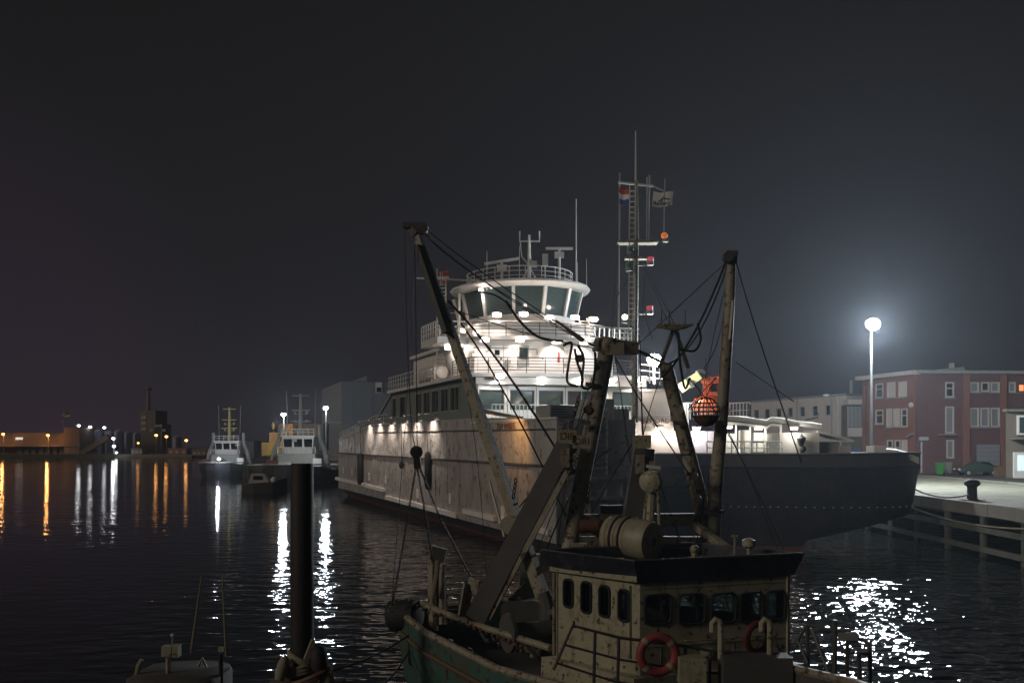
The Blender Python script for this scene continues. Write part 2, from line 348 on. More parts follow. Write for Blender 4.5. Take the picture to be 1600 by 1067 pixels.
# ------------------------------------------------------------------ water and ground
def water_mat():
    m = bpy.data.materials.new('harbour_water'); m.use_nodes = True; t = m.node_tree; b = t.nodes['Principled BSDF']; L = t.links
    setin(b, 'Base Color', (0.006, 0.008, 0.008, 1)); setin(b, 'Roughness', 0.05); setin(b, 'IOR', 1.33)
    g = t.nodes.new('ShaderNodeNewGeometry')
    def layer(sc, stretch, det, w):
        mp = t.nodes.new('ShaderNodeMapping'); mp.inputs['Scale'].default_value = (sc * stretch, sc, sc); mp.inputs['Rotation'].default_value = (0, 0, R(9))
        L.new(g.outputs['Position'], mp.inputs['Vector'])
        n = t.nodes.new('ShaderNodeTexNoise'); n.inputs['Scale'].default_value = 1.0; n.inputs['Detail'].default_value = det; n.inputs['Roughness'].default_value = 0.5
        L.new(mp.outputs[0], n.inputs['Vector'])
        mu = t.nodes.new('ShaderNodeMath'); mu.operation = 'MULTIPLY'; mu.inputs[1].default_value = w; L.new(n.outputs['Fac'], mu.inputs[0])
        return mu.outputs[0]
    a = layer(1.15, 0.62, 2.0, 1.0); c = layer(0.22, 0.6, 1.0, 0.7)
    s1 = t.nodes.new('ShaderNodeMath'); s1.operation = 'ADD'; L.new(a, s1.inputs[0]); L.new(c, s1.inputs[1])
    # calm and ruffled areas
    n = t.nodes.new('ShaderNodeTexNoise'); n.inputs['Scale'].default_value = 0.03; n.inputs['Detail'].default_value = 2
    L.new(g.outputs['Position'], n.inputs['Vector'])
    r = t.nodes.new('ShaderNodeMapRange'); r.inputs['From Min'].default_value = 0.35; r.inputs['From Max'].default_value = 0.65; r.inputs['To Min'].default_value = 0.35; r.inputs['To Max'].default_value = 1.0
    L.new(n.outputs['Fac'], r.inputs['Value'])
    bp = t.nodes.new('ShaderNodeBump'); bp.inputs['Distance'].default_value = 1.0
    sp = t.nodes.new('ShaderNodeSeparateXYZ'); L.new(g.outputs['Position'], sp.inputs[0])
    rx = t.nodes.new('ShaderNodeMapRange'); rx.inputs['From Min'].default_value = -16; rx.inputs['From Max'].default_value = 10; rx.inputs['To Min'].default_value = 0.05; rx.inputs['To Max'].default_value = 0.46
    L.new(sp.outputs['X'], rx.inputs['Value']); L.new(rx.outputs['Result'], bp.inputs['Distance'])
    L.new(r.outputs['Result'], bp.inputs['Strength']); L.new(s1.outputs[0], bp.inputs['Height']); L.new(bp.outputs[0], b.inputs['Normal'])
    return m
wm = water_mat()
struct('water', MB().add([(-900, -40, 0), (900, -40, 0), (900, 1500, 0), (-900, 1500, 0)], [(0, 1, 2, 3)]), wm)
QX = 26.5; QZ = 3.0
# quay along the buildings on the right
q = MB(); q.box(((QX + 400) / 2 + 0.4, 430, QZ / 2 + 1.0), (400 - QX - 0.8, 900, QZ - 2.1))
quay = struct('quay', q, 'concrete_dark')
MB().box((QX + 1.25, 215, QZ - 0.40), (2.2, 470, 0.60)).build('cap_core', 'concrete_dark', quay)
for i in range(40): MB().box((QX + 1.2 + random.uniform(-.02, .02), 30 + i * 3.0, QZ - 0.34 + random.uniform(-.015, .015)), (2.4, 2.95, 0.70)).build('cap_block', 'concrete', quay)
pav = MB(); pav.add([(QX + 2.41, -20, QZ), (150, -20, QZ), (150, 450, QZ), (QX + 2.41, 450, QZ)], [(0, 1, 2, 3)])
struct('pavement', pav, 'paving')
rd = MB(); rd.add([(QX + 15.5, -20, QZ + .006), (150, -20, QZ + .006), (150, 450, QZ + .006), (QX + 15.5, 450, QZ + .006)], [(0, 1, 2, 3)])
struct('road', rd, 'asphalt')
kb = MB(); kb.box((QX + 15.4, 215, QZ + .05), (0.2, 470, 0.16)); struct('kerb', kb, 'concrete')
for i in range(26):
    y = 38 + i * 4.6
    MB().tube([(QX + 0.25, y, -3), (QX + 0.25, y, QZ - .72)], 0.24, 10).build('pile', 'concrete_dark', quay, True)
for zz in (1.55, 0.45):
    MB().box((QX + 0.02, 120, zz), (0.26, 240, 0.30)).build('waling', 'concrete_dark', quay)
# harbour end behind the ferry and far shore
land = MB(); land.box((-10, 330, 0.4), (72, 320, 4.2)); ql = struct('far_quay', land, 'concrete_dark')
MB().box((-10, 170.3, 2.2), (72, 0.5, 0.62)).build('fender_beam', 'concrete', ql)
for i in range(30): MB().box((-45 + i * 2.4, 169.85, 1.0), (0.35, 0.3, 2.0)).build('fender_pile', 'wood_brown', ql)
fs = MB(); fs.box((-230, 560, 0.2), (360, 300, 2.6)); struct('far_shore', fs, 'concrete_dark')

# ------------------------------------------------------------------ ferry
FO = Vector((2.4, 54.0, 0)); FA = Vector((-0.333, 0.943, 0)); FV = Vector((0.943, 0.333, 0))
def F(s, t, z): return FO + FA * s + FV * t + Vector((0, 0, z))
ferry = thing('ferry', 'large white ferry with lit decks and curved wheelhouse, seen off its bow', 'ferry', F(36, 7, 0))
# plan of the hull: port side (near), bow, starboard, stern
plan = [(0, 0), (0.15, 2.5), (0.3, 5.0), (4, 7.0), (10, 11.2), (16, 14), (60, 14), (72, 12.2), (76, 9.5), (77, 7), (76, 4.0), (73.5, 1.2), (70, 0), (52, 0), (30, 0), (16, 0)]
def topz(s): return 7.75 if s < 16 else (8.15 if s < 50 else max(6.5, 8.15 - (s - 50) * 0.072))
def off(pl, k):      # shrink towards the middle line
    return [(s + (k if s < 10 else (-k if s > 66 else 0)), t + (k if t < 5 else -k)) for s, t in pl]
hb = MB(); hb.prism([F(s, t, 0.95) for s, t in plan], [F(s, t, 5.15) for s, t in plan]); hb.build('hull', 'ferry_white', ferry)
p2 = off(plan, 0.06)
ub = MB(); ub.prism([F(s, t, 5.15) for s, t in p2], [F(s, t, topz(s)) for s, t in p2]); up = ub.build('upper_hull', 'ferry_upper', ferry)
lo = MB(); lo.prism([F(s, t, -1.2) for s, t in off(plan, 1.9)], [F(s, t, 0.94) for s, t in off(plan, 0.35)]); lo.build('bottom', 'boot_red', ferry)
bt = MB(); bt.prism([F(s, t, 0.35) for s, t in off(plan, 0.62)], [F(s, t, 0.945) for s, t in off(plan, 0.30)]); bt.build('boot_top', 'boot_dark', ferry)
# rubbing strakes, seams and rims on the port side
def strake(s0, s1, z0, z1, m='house_white', d=0.28, h=0.34, name='rubbing_strake'):
    mb = MB(); mb.bar(F(s0, -d / 2 + .01, z0), F(s1, -d / 2 + .01, z1), d, h); return mb.build(name, m, ferry)
for s0, s1, z in ((0.6, 9, 1.55), (10, 17, 1.60), (18.6, 27.5, 1.18), (28.2, 33, 1.22), (33.5, 42.5, 1.2), (43.5, 52, 1.9), (52.4, 71, 2.0)): strake(s0, s1, z, z + .06)
strake(0.2, 70, 5.16, 5.16, 'seam_dark', 0.16, 0.12, 'seam_ledge')
strake(0.2, 49, 7.2, 7.45, 'seam_dark', 0.07, 0.06, 'seam_ledge')
for s in (3.5, 7, 11, 14.5, 18, 22.5, 27, 31.5, 36, 40.5, 45, 49.5, 54, 58.5, 63): 
    s += random.uniform(-1.2, 1.2); za = random.choice((1.4, 1.4, 2.6)); zb = random.choice((5.05, 5.05, 3.9))
    MB().bar(F(s, -0.004, za), F(s, -0.004, zb), 0.02, 0.03).build('plate_seam', 'seam_dark', ferry)
    s += random.uniform(.6, 2.4); MB().bar(F(s, 0.056, random.choice((5.25, 6.1))), F(s, 0.056, topz(s) - .03), 0.02, 0.03).build('plate_seam', 'seam_dark', ferry)
# side doors and marks
for s in (12.5, 25.0, 34.0, 47): 
    d = MB(); d.bar(F(s, -0.02, 3.2), F(s + 2.3, -0.02, 3.2), 0.05, 3.0); d.build('side_door', 'ferry_white', ferry)
for s, z in ((6.2, 2.2), (8.6, 2.1), (20.6, 2.3), (30.5, 2.2), (43, 2.9), (51, 2.9), (56, 3.0), (60.5, 3.1), (66, 3.2)):
    MB().bar(F(s, -0.03, z), F(s + .55, -0.03, z), 0.06, 0.75).build('draught_plate', 'house_white', ferry)
text('TXP MARIS', F(8.4, -0.02, 7.42), 0.62, 'rust', ferry, (FA * -1)[:2], spacing=1.15)
# hull cap rail and stern deck rails
cr = MB(); cr.tube([F(s, 0.06, topz(s) + .04) for s in (0, 8, 15.9)], 0.07, 6); cr.build('cap_rail', 'house_white', ferry); MB().tube([F(s, 0.06, topz(s) + .04) for s in (42, 50, 60, 70)], 0.07, 6).build('cap_rail', 'house_white', ferry)
railing([F(s, 0.35, topz(s)) for s in (42.4, 50, 58, 66, 71)], 1.0, 0.035, 3, 1.2).build('railing', 'rail_white', ferry)
dk = MB(); dk.prism([F(s, t, topz(s) - .1) for s, t in off(plan, .5)], [F(s, t, topz(s) + .02) for s, t in off(plan, .5)]); dk.build('main_deck', 'deck_green', ferry)
MB().lathe(F(68.5, 2, 6.6), [(0.25, 0), (0.25, 1.3), (0.45, 1.7), (0.6, 1.75)], 12).build('vent_cowl', 'house_white', ferry, True)
MB().box(F(71.2, -0.5, 4.75), (1.5, 1.3, 0.3), R(19.4)).build('fender_step', 'house_white', ferry)
MB().bar(F(42, 0.3, 11.0), F(51, 0.5, 8.4), 0.18).build('stay', 'grey_steel', ferry)

# --- lounge deck: side wall with slatted windows and front wall
sA, sB = 42.0, 16.0
a0, a1 = F(sA, 0.30, 0), F(sB, 0.30, 0)
def sw(x0, x1, y0, y1, A, B):
    u0 = hit(x0, A, B); u1 = hit(x1, A, B); d = (B - A).normalized(); Y = (A + d * (u0 + u1) / 2).y
    return (u0, u1, zat(y1, Y), zat(y0, Y))
zt = 11.0
sidew = [sw(x, x + w, 610, 645, a0, a1) for x, w in ((650, 9), (662, 10), (675, 11), (689, 12), (704, 14))] + [sw(611.5, 619.5, 618, 652, a0, a1), sw(625, 634, 612, 655, a0, a1)]
sidew = [(u0, u1, 8.75, 10.6) for u0, u1, a, b in sidew[:5]] + [(u0, u1, 8.6, 10.6) for u0, u1, a, b in sidew[5:]]
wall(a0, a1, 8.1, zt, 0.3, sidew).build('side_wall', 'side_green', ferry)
for i, w in enumerate(sidew): window(ferry, a0, a1, w, 'grey_steel', 'glass_dark', 0.10, 0.05, 0.1, bars=(.5,) if i < 5 else ())
b0, b1 = F(sB, 0.30, 0), F(sB, 13.7, 0)
fw = [sw(x0, x1, 606, 640, b0, b1) for x0, x1 in ((749, 788), (797, 835), (842, 880), (887, 908), (909, 930), (957, 990))]
fw = [(u0, u1, 8.75, 10.15) for u0, u1, a, b in fw]
wall(b0, b1, 7.7, zt, 0.3, fw).build('front_wall', 'house_white', ferry)
for w in fw: window(ferry, b0, b1, w, 'rail_dark', 'glass_teal', 0.07, 0.03, 0.12)
c0, c1 = F(sB, 13.7, 0), F(sA, 13.7, 0)
wall(c0, c1, 7.7, zt, 0.3).build('starboard_wall', 'house_white', ferry)
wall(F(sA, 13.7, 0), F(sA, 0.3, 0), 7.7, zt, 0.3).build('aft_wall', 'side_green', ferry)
# sloped fairing before the aft end of the side wall
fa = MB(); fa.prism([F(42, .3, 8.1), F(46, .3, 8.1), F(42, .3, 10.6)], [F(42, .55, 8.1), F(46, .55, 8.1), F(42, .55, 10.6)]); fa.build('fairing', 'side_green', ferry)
def arc(t0, t1, s, bulge, z, n=14):
    return [F(s - bulge * (1 - (2 * (i / n) - 1) ** 2), t0 + (t1 - t0) * i / n, z) for i in range(n + 1)]
def slab(t0, t1, s, bulge, sback, z0, z1, name, m, rim=0.0):
    lo_ = arc(t0, t1, s, bulge, z0) + [F(sback, t1, z0), F(sback, t0, z0)]; hi_ = arc(t0, t1, s, bulge, z1) + [F(sback, t1, z1), F(sback, t0, z1)]
    return MB().prism(lo_, hi_).build(name, m, ferry)
slab(-0.2, 14.2, 15.7, 1.6, 42, 11.0, 11.25, 'deck', 'house_white')
slab(0.4, 13.6, 15.85, 1.0, 18, 10.5, 11.0, 'eyebrow', 'house_white')
slab(1.4, 12.6, 19.5, 0.9, 38, 11.25, 13.9, 'officers_deckhouse', 'house_white')
slab(1.0, 13.0, 18.9, 1.7, 38, 13.9, 14.15, 'deck', 'house_white')
wg = MB()
for t0, t1 in ((-1.2, 1.2), (12.8, 15.2)):
    lo_ = [F(20.2, t0, 13.7), F(20.2, t1, 13.7), F(25, t1, 13.7), F(25, t0, 13.7)]; hi_ = [p + Vector((0, 0, .5)) for p in lo_]
    wg2 = MB(); wg2.prism(lo_, hi_); wg2.build('bridge_wing', 'house_white', ferry)
for t0, t1 in ((0.2, 1.25), (12.75, 13.8)):
    MB().prism([F(20.8, t1, 11.6), F(23.6, t1, 11.6), F(23.6, t1 + .02, 11.6)], [F(20.4, t0, 13.7), F(24.4, t0, 13.7), F(24.4, t1, 13.7)]).build('wing_bracket', 'house_white', ferry)
slab(2.4, 11.6, 20.6, 0.9, 33, 14.15, 15.25, 'wheelhouse_base', 'house_white')
slab(1.9, 12.1, 20.0, 1.5, 31, 15.25, 15.42, 'deck', 'house_white')
# wheelhouse with outward leaning panes
wb = [(29, 3.3), (25.5, 2.9), (22.6, 3.4), (20.9, 5.0), (20.2, 7.0), (20.9, 9.0), (22.6, 10.6), (25.5, 11.1), (29, 10.7)]
def grow(p, k): return (25.5 + (p[0] - 25.5) * k, 7 + (p[1] - 7) * k)
zs, ze, zr = 15.42, 16.15, 18.25
MB().prism([F(*p, zs) for p in wb], [F(*grow(p, 1.03), ze) for p in wb]).build('wheelhouse_apron', 'house_white', ferry)
for i in range(len(wb) - 1):
    p, q_ = wb[i], wb[i + 1]
    A_, B_ = F(*grow(p, 1.02), ze), F(*grow(q_, 1.02), ze); C_, D_ = F(*grow(q_, 1.13), zr), F(*grow(p, 1.13), zr)
    nrm = (B_ - A_).cross(D_ - A_).normalized() * 0.03
    MB().hexa([A_, B_, B_ - nrm, A_ - nrm, D_, C_, C_ - nrm, D_ - nrm]).build('pane', 'glass_teal', ferry)
for p in wb:
    MB().bar(F(*grow(p, 1.03), ze - .05), F(*grow(p, 1.145), zr + .05), 0.24, 0.24).build('mullion', 'house_white', ferry)
MB().bar(F(21.6, 5.4, 16.3), F(21.5, 6.1, 16.9), 0.5, 0.3).build('console', 'grey_steel', ferry)
rings = []
for k, z in ((1.10, 18.2), (1.24, 18.28), (1.29, 18.45), (1.27, 18.62), (1.15, 18.75), (0.6, 18.8)):
    pts = []
    for i in range(24):
        th = 2 * math.pi * i / 24; pts.append(F(25.5 - 5.4 * k * math.cos(th) * (1 if math.cos(th) > 0 else .75), 7 - 4.3 * k * math.sin(th), z))
    rings.append(pts)
MB().loft(rings, caps=True).build('roof', 'house_white', ferry, True)
rr = [F(25.5 - 5.2 * math.cos(th) * (1 if math.cos(th) > 0 else .75), 7 - 4.2 * math.sin(th), 18.77) for th in (2 * math.pi * i / 24 for i in range(25))]
railing(rr, 1.05, 0.035, 3, 1.25).build('railing', 'rail_white', ferry)
# roof gear
def ant(s, t, z0, z1, r=0.03, name='whip_antenna'): MB().tube([F(s, t, z0), F(s, t, z1)], [r, r * .5], 6).build(name, 'rail_white', ferry)
q0 = F(23.5, 7.2, 18.8)
am = MB(); am.tube([q0, q0 + Vector((0, 0, 4.0))], [0.16, 0.10], 8)
for dx in (-.75, .75): am.tube([q0 + Vector((dx * 1.1, 0, 0)), q0 + Vector((dx * .15, 0, 1.3))], .06, 5)
am.tube([q0 + Vector((-.75, 0, 4.3)), q0 + Vector((-.75, 0, 3.5)), q0 + Vector((.8, 0, 3.5)), q0 + Vector((.8, 0, 4.3))], .07, 6)
am.tube([q0 + Vector((-.7, 0, 3.4)), q0 + Vector((-.6, 0, 2.3)), q0 + Vector((0, 0, 1.6))], .06, 5); am.box(q0 + Vector((.35, 0, 1.7)), (.5, .3, .5))
am.build('signal_mast', 'rail_white', ferry, True)
def radar(p, w, tilt, h0):
    p = Vector(p); mb = MB(); mb.tube([p, p + Vector((0, 0, h0))], .11, 8); mb.box(p + Vector((0, 0, h0 + .2)), (.75, .5, .45)); mb.tube([p + Vector((0, 0, h0 + .4)), p + Vector((0, 0, h0 + .62))], .1, 8)
    o = mb.build('radar_pedestal', 'rail_white', ferry, True)
    MB().bar(p + Vector((-w / 2, 0, h0 + .72 - tilt)), p + Vector((w / 2, 0, h0 + .72 + tilt)), .18, .2).build('radar_scanner', 'white_plain', o)
radar(F(22.6, 4.6, 18.8), 2.7, .22, .9); radar(F(24.6, 10.2, 18.8), 2.2, 0.0, 2.6)
MB().box(F(24.4, 8.9, 21.1), (.45, .4, .9)).build('sat_dome_box', 'rail_white', ferry); MB().tube([F(24.4, 8.9, 18.8), F(24.4, 8.9, 20.7)], .06, 5).build('antenna_post', 'rail_white', ferry)
ant(24.4, 11.6, 18.6, 26.2, .06); ant(22, 3.2, 18.6, 21.0); ant(22.2, 5.9, 18.7, 21.6); ant(22.5, 10.9, 18.6, 20.7); ant(23, 11.9, 18.6, 21.1)
# railings of the decks
railing(arc(-0.1, 14.1, 15.8, 1.5, 11.25), 1.08, 0.032, 5, 1.3).build('railing', 'rail_dark', ferry)
railing([F(15.9, -0.1, 11.25), F(20, -0.1, 11.25)], 1.08, 0.032, 5, 1.3).build('railing', 'rail_dark', ferry)
railing([F(s, -0.1, 11.25) for s in (25, 33, 41.5)], 1.2, 0.04, 3, 1.0).build('railing', 'rail_white', ferry)
railing(arc(1.1, 12.9, 19.0, 1.6, 14.15), 1.0, 0.032, 4, 1.3).build('railing', 'rail_dark', ferry)
railing([F(25, -1.15, 14.2), F(20.3, -1.15, 14.2), F(20.3, 1.1, 14.2)], 1.15, 0.045, 3, .7).build('railing', 'rail_white', ferry)
railing([F(20.3, 12.9, 14.2), F(20.3, 15.15, 14.2), F(25, 15.15, 14.2)], 1.15, 0.045, 3, .7).build('railing', 'rail_white', ferry)
# baluster rail on the foredeck
def balusters(pts, h, name='balustrade', m='rail_white', step=.28):
    mb = railing(pts, h, .03, 2, step); return mb.build(name, m, ferry)
balusters([F(12.6, 0.5, 7.78), F(12.6, 4.4, 7.78)], 1.2); balusters([F(12.6, 5.4, 7.78), F(12.6, 13.0, 7.78)], 1.2)
# port ladder tower behind the left wing, with frames
lad = MB(); pl = F(27, 1.0, 11.6)
for dx in (-.35, .35):
    lad.tube([pl + Vector((dx, 0, 0)), pl + Vector((dx, 0, 8.0))], .07, 5)
for i in range(27): lad.tube([pl + Vector((-.35, 0, i * .3)), pl + Vector((.35, 0, i * .3))], .04, 4)
lad.tube([pl + Vector((-2.0, 0, 8.0)), pl + Vector((2.6, 0, 7.8))], .06, 5)
lad.build('ladder_mast', 'rail_white', ferry)
for dx, z in ((1.0, 4.6), (2.1, 5.8), (2.0, 3.7), (.9, 2.1), (1.8, 1.3)):
    b = MB(); c = pl + Vector((dx, 0, z)); b.tube([c + Vector((-.35, 0, -.6)), c + Vector((.35, 0, -.6)), c + Vector((.35, 0, .6)), c + Vector((-.35, 0, .6))], .06, 5, closed=True); b.build('lamp_bracket', 'rail_white', ferry)
MB().tube([F(24, 1.6, 14.2), F(24, 1.6, 18.0)], .09, 6).build('bridge_post', 'rail_white', ferry)
# foredeck: louvre house, winch, stair tower, bow ramp
MB().box(F(4.6, 2.3, 8.15), (2.6, 2.4, 0.95), R(19.4)).build('vent_house', 'grey_steel', ferry)
for i in range(6):
    MB().box(F(3.35, 2.3, 7.78 + i * .15), (2.5, .10, .07), R(19.4)).build('louvre', 'rail_dark', ferry)
MB().prism([F(15.8, .1, 8.6), F(15.8, .3, 8.6), F(6, .3, 7.8), F(6, .1, 7.8)], [F(15.8, .1, 8.9), F(15.8, .3, 8.9), F(6, .3, 8.0), F(6, .1, 8.0)]).build('bulwark_wing', 'side_green', ferry)
st = MB(); st.box(F(1.9, 3.1, 7.6), (1.45, 2.2, 2.6), R(19.4)); st.build('stair_tower', 'grey_steel', ferry)
MB().box(F(0.78, 4.25, 7.3), (0.95, .12, 2.1), R(19.4)).build('tower_door', 'side_green', ferry)
for i in range(12): MB().box(F(0.10, 2.55, 4.7 + i * .31), (0.85, .16, .07), R(19.4)).build('tread', 'side_green', ferry)
MB().bar(F(0.1, 2.05, 4.6), F(0.1, 2.05, 8.4), .09).build('stair_stringer', 'grey_steel', ferry); MB().bar(F(0.1, 3.05, 4.6), F(0.1, 3.05, 8.4), .09).build('stair_stringer', 'grey_steel', ferry)
for z in (4.5, 3.4): MB().bar(F(-.06, .6, z), F(.15, 4.8, z), .14, .16).build('bow_rail', 'grey_steel', ferry)
for t in (1.0, 2.0, 3.0, 4.0): MB().bar(F(-.04 + t * .06, t, 1.2), F(-.04 + t * .06, t, 4.4), .10, .08).build('ramp_rib', 'grey_steel', ferry)
for t in (1.5, 2.6, 3.6): MB().lathe(F(.05, t, 2.1), [(0.28, 0), (0.28, .14), (.18, .16)], 12, (-FA)).build('towing_eye', 'house_white', ferry)
# foremast with ladder, yards and running lights
fm = F(1.6, 5.0, 0); fmx = fm.x; fmy = fm.y
def fp(px, py): return P(px, py, fmy)
mst = MB(); mst.tube([fp(992, 660), fp(992, 525), fp(994, 380), fp(994, 283)], [.20, .18, .15, .10], 8); mst.build('foremast', 'gantry', ferry, True)
mm = MB(); mm.tube([fp(993, 283), fp(993, 205)], [.05, .03], 6); mm.build('mast_antenna', 'rail_white', ferry)
for x, y0, y1 in ((969, 268, 525), (1012, 275, 380), (1016, 272, 380)):
    MB().tube([fp(x, y0) + Vector((0, .3, 0)), fp(x - 2, y1) + Vector((0, .3, 0))], .05, 5).build('stay_pole', 'grey_steel', ferry)
ladder(fp(986, 525) - Vector((0, .25, 0)), fp(988, 292) - Vector((0, .25, 0)), .34, (1, 0, 0), .035, .3).build('mast_ladder', 'rail_white', ferry)
MB().tube([fp(966, 285), fp(1021, 291)], .07, 6).build('yard', 'rail_white', ferry)
MB().box(fp(996, 379), (2.3, .9, .14)).build('mast_platform', 'gantry', ferry); MB().box(fp(998, 404), (1.6, .6, .12)).build('mast_platform', 'gantry', ferry)
for x, y, mn in ((984, 391, 'green_lens'), (982, 416, 'green_lens'), (1015, 407, 'red_lamp'), (1014, 483, 'red_lamp'), (975, 497, 'lens_warm')):
    h = MB(); h.tube([fp(x, y + 9) - Vector((0, .3, 0)), fp(x, y + 7) - Vector((0, .3, 0)), fp(x, y - 4) - Vector((0, .3, 0))], .2, 8); h.bar(fp(x, y + 8) - Vector((0, .3, 0)), fp(992, y + 8), .07); o = h.build('lamp_holder', 'grey_steel', ferry)
    MB().ball(fp(x, y) - Vector((0, .42, 0)), .16, 10, 7).build('running_light', mn, o, True)
MB().tube([fp(1039, 280), fp(1037, 366)], .04, 5).build('lamp_halyard', 'grey_steel', ferry)
MB().ball(fp(1038, 368), .2, 12, 8, (1, 1, .9)).build('signal_light', 'orange_lamp', ferry, True)
MB().box(fp(1040, 377), (.3, .2, .1)).build('lamp_cap', 'white_plain', ferry)
MB().bar(fp(1021, 291), fp(1040, 300), .05).build('halyard_arm', 'grey_steel', ferry)
for a_, b_ in (((1010, 420), (1056, 510)), ((1008, 420), (1046, 508)), ((1008, 430), (1004, 480)), ((1003, 485), (1020, 530)), ((965, 380), (955, 520)), ((985, 430), (960, 470))):
    MB().tube([fp(*a_), fp(*b_)], .025, 4).build('stay_wire', 'wire', ferry)
gw = ladder(P(922, 517, 66), P(985, 525, 58.5), .7, (0, 0, 1), .05, .9); gw.build('catwalk', 'rail_white', ferry)

# lamps on the ferry's decks
def deck_lamp(p, power=26.0, out=0.55, w=.62):
    p = Vector(p); n = -FA
    mb = MB(); mb.box(p - n * .05, (w + .1, .14, .34), R(19.4)); o = mb.build('deck_lamp', 'rail_white', ferry)
    MB().ball(p + n * .06, w * .55, 14, 8, (1, .35, .52)).build('lens', 'lens_warm', o, True)
    lamp(p + n * .16 + Vector((0, 0, -.22)), power * 7.0, (1, .83, .74), .12, o, spot=(FA * .85 + Vector((0, 0, -1)), 105))
    lamp(p + n * .5 + Vector((0, 0, .0)), power * 1.2, (1, .82, .73), .12, o)
l1a, l1b = F(14.95, 0, 0), F(14.95, 14, 0)
for x, y in ((780, 588), (845, 589), (902, 592), (956, 593), (1001, 595)): deck_lamp(hitP(x, y, F(15.0, 0, 0), F(15.0, 14, 0)), 30)
for x, y in ((757, 531), (812, 531), (869, 534), (912, 535)):
    deck_lamp(hitP(x, y, F(17.9, 0, 0), F(17.9, 14, 0)), 45)
for x, y in ((776, 492), (818, 491), (858, 496), (898, 496), (927, 499)):
    deck_lamp(hitP(x, y, F(18.9, 0, 0), F(18.9, 14, 0)), 45)
for p in (F(22, .1, 13.55), F(22, 1.0, 13.55), F(22, 13.6, 13.55)): deck_lamp(p, 40, .3, .4)
for p in (F(23, 1.6, 15.0), F(22.3, 2.4, 14.8)): deck_lamp(p, 25, .3, .4)
for s_ in (26, 31, 36, 41, 46, 51):
    p = F(s_, -1.1, topz(s_) + .55); o = MB().bar(F(s_, .1, topz(s_) + .5), p, .08).build('side_lamp', 'rail_white', ferry); MB().box(p, (.3, .3, .12), R(19.4)).build('shade', 'grey_steel', o); MB().box(p - Vector((0, 0, .07)), (.12, .12, .03), R(19.4)).build('lens', 'lens_dim', o); lamp(p - Vector((0, 0, .25)), 480, (1, .84, .74), .12, o, spot=((FV * .55 + Vector((0, 0, -1))), 120))
for s_ in (5.5,):
    p = F(s_, -1.9, 8.2); o = MB().bar(F(s_, .1, 7.95), p, .08).build('side_lamp', 'grey_steel', ferry); MB().box(p, (.34, .34, .12), R(19.4)).build('shade', 'grey_steel', o); MB().box(p - Vector((0, 0, .08)), (.2, .2, .05), R(19.4)).build('lens', 'orange_lamp', o); lamp(p - Vector((0, 0, .25)), 300, (1, .50, .18), .15, o, spot=((FV * .9 + FA * .5 + Vector((0, 0, -1))), 120))
deck_lamp(F(22.0, 2.7, 18.0), 16, .3, .3)
# details on the officers' deckhouse front
u0, u1 = F(18.75, 0, 0), F(18.75, 14, 0)
p = hitP(817, 556, u0, u1); MB().box(p, (.9, .2, 1.5), R(19.4)).build('porthole_frame', 'grey_steel', ferry); MB().box(p - FA * .06 + Vector((0, 0, .2)), (.65, .2, .8), R(19.4)).build('porthole_pane', 'glass_dark', ferry)
p = hitP(872, 556, u0, u1); MB().lathe(p - FA * .05 + Vector((0, 0, -.5)), [(.14, 0), (.14, .75), (.05, .85)], 10).build('fire_extinguisher', 'red_faded', ferry, True)
MB().box(hitP(873, 571, u0, u1), (.5, .15, .6), R(19.4)).build('hose_box', 'side_green', ferry)
lad2 = ladder(hitP(898, 582, F(17.2, 0, 0), F(17.2, 14, 0)), hitP(886, 536, F(18.7, 0, 0), F(18.7, 14, 0)), .7, FV, .05, .28); lad2.build('companion_ladder', 'rail_white', ferry)
lad3 = ladder(hitP(925, 527, F(18, 0, 0), F(18, 14, 0)), hitP(910, 497, F(19, 0, 0), F(19, 14, 0)), .7, FV, .05, .28); lad3.build('companion_ladder', 'rail_white', ferry)
# fenders hanging on the side
def fender(px, y0, y1, yt, r, label):
    a = hitP(px, y0, F(70, -.32, 0), F(0, -.32, 0)); b = hitP(px, y1, F(70, -.32, 0), F(0, -.32, 0)); c = hitP(px, yt, F(70, -.1, 0), F(0, -.1, 0))
    t = thing('fender', label, 'fender', b)
    MB().lathe(b, [(r * .6, 0), (r, .25), (r, (a - b).z - .25), (r * .6, (a - b).z)], 12).build('body', 'black_rubber', t, True)
    MB().tube([a, c], .03, 4).build('rope', 'wire', t)
fender(563, 708, 757, 665, .33, 'long black fender hanging near the far end of the white ferry side')
fender(668.5, 706, 764, 656, .27, 'long black fender hanging on the middle of the white ferry side')
fender(627.5, 721, 732, 660, .24, 'small black fender hanging between the two long ones on the ferry')

# flags
def flag(name, corners, bands, label, wave=.10):
    o0 = corners[0]; t = thing(name, label, 'flag', o0)
    a, b, c, d = [Vector(k) for k in corners]      # hoist top, fly top, fly bottom, hoist bottom
    n = 10
    def pt(u, v):
        q = a.lerp(b, u).lerp(d.lerp(c, u), v); return q + Vector((0, wave * math.sin(u * 6) * u, -.05 * math.sin(u * 5)))
    for v0, v1, mn, nm in bands:
        mb = MB()
        for i in range(n):
            q = [pt(i / n, v1), pt((i + 1) / n, v1), pt((i + 1) / n, v0), pt(i / n, v0)]
            k = Vector((0, .012, 0)); mb.hexa([q[0] - k, q[1] - k, q[1] + k, q[0] + k, q[3] - k, q[2] - k, q[2] + k, q[3] + k])
        mb.build(nm, mn, t)
    return t, pt
flag('tricolour_flag', (fp(967, 292), fp(985, 299), fp(983, 321), fp(968, 319)), ((0, .33, 'cloth_red', 'stripe'), (.333, .66, 'cloth_white', 'stripe'), (.663, 1, 'cloth_blue', 'stripe')), 'red, white and blue striped flag flying on the tall foremast')
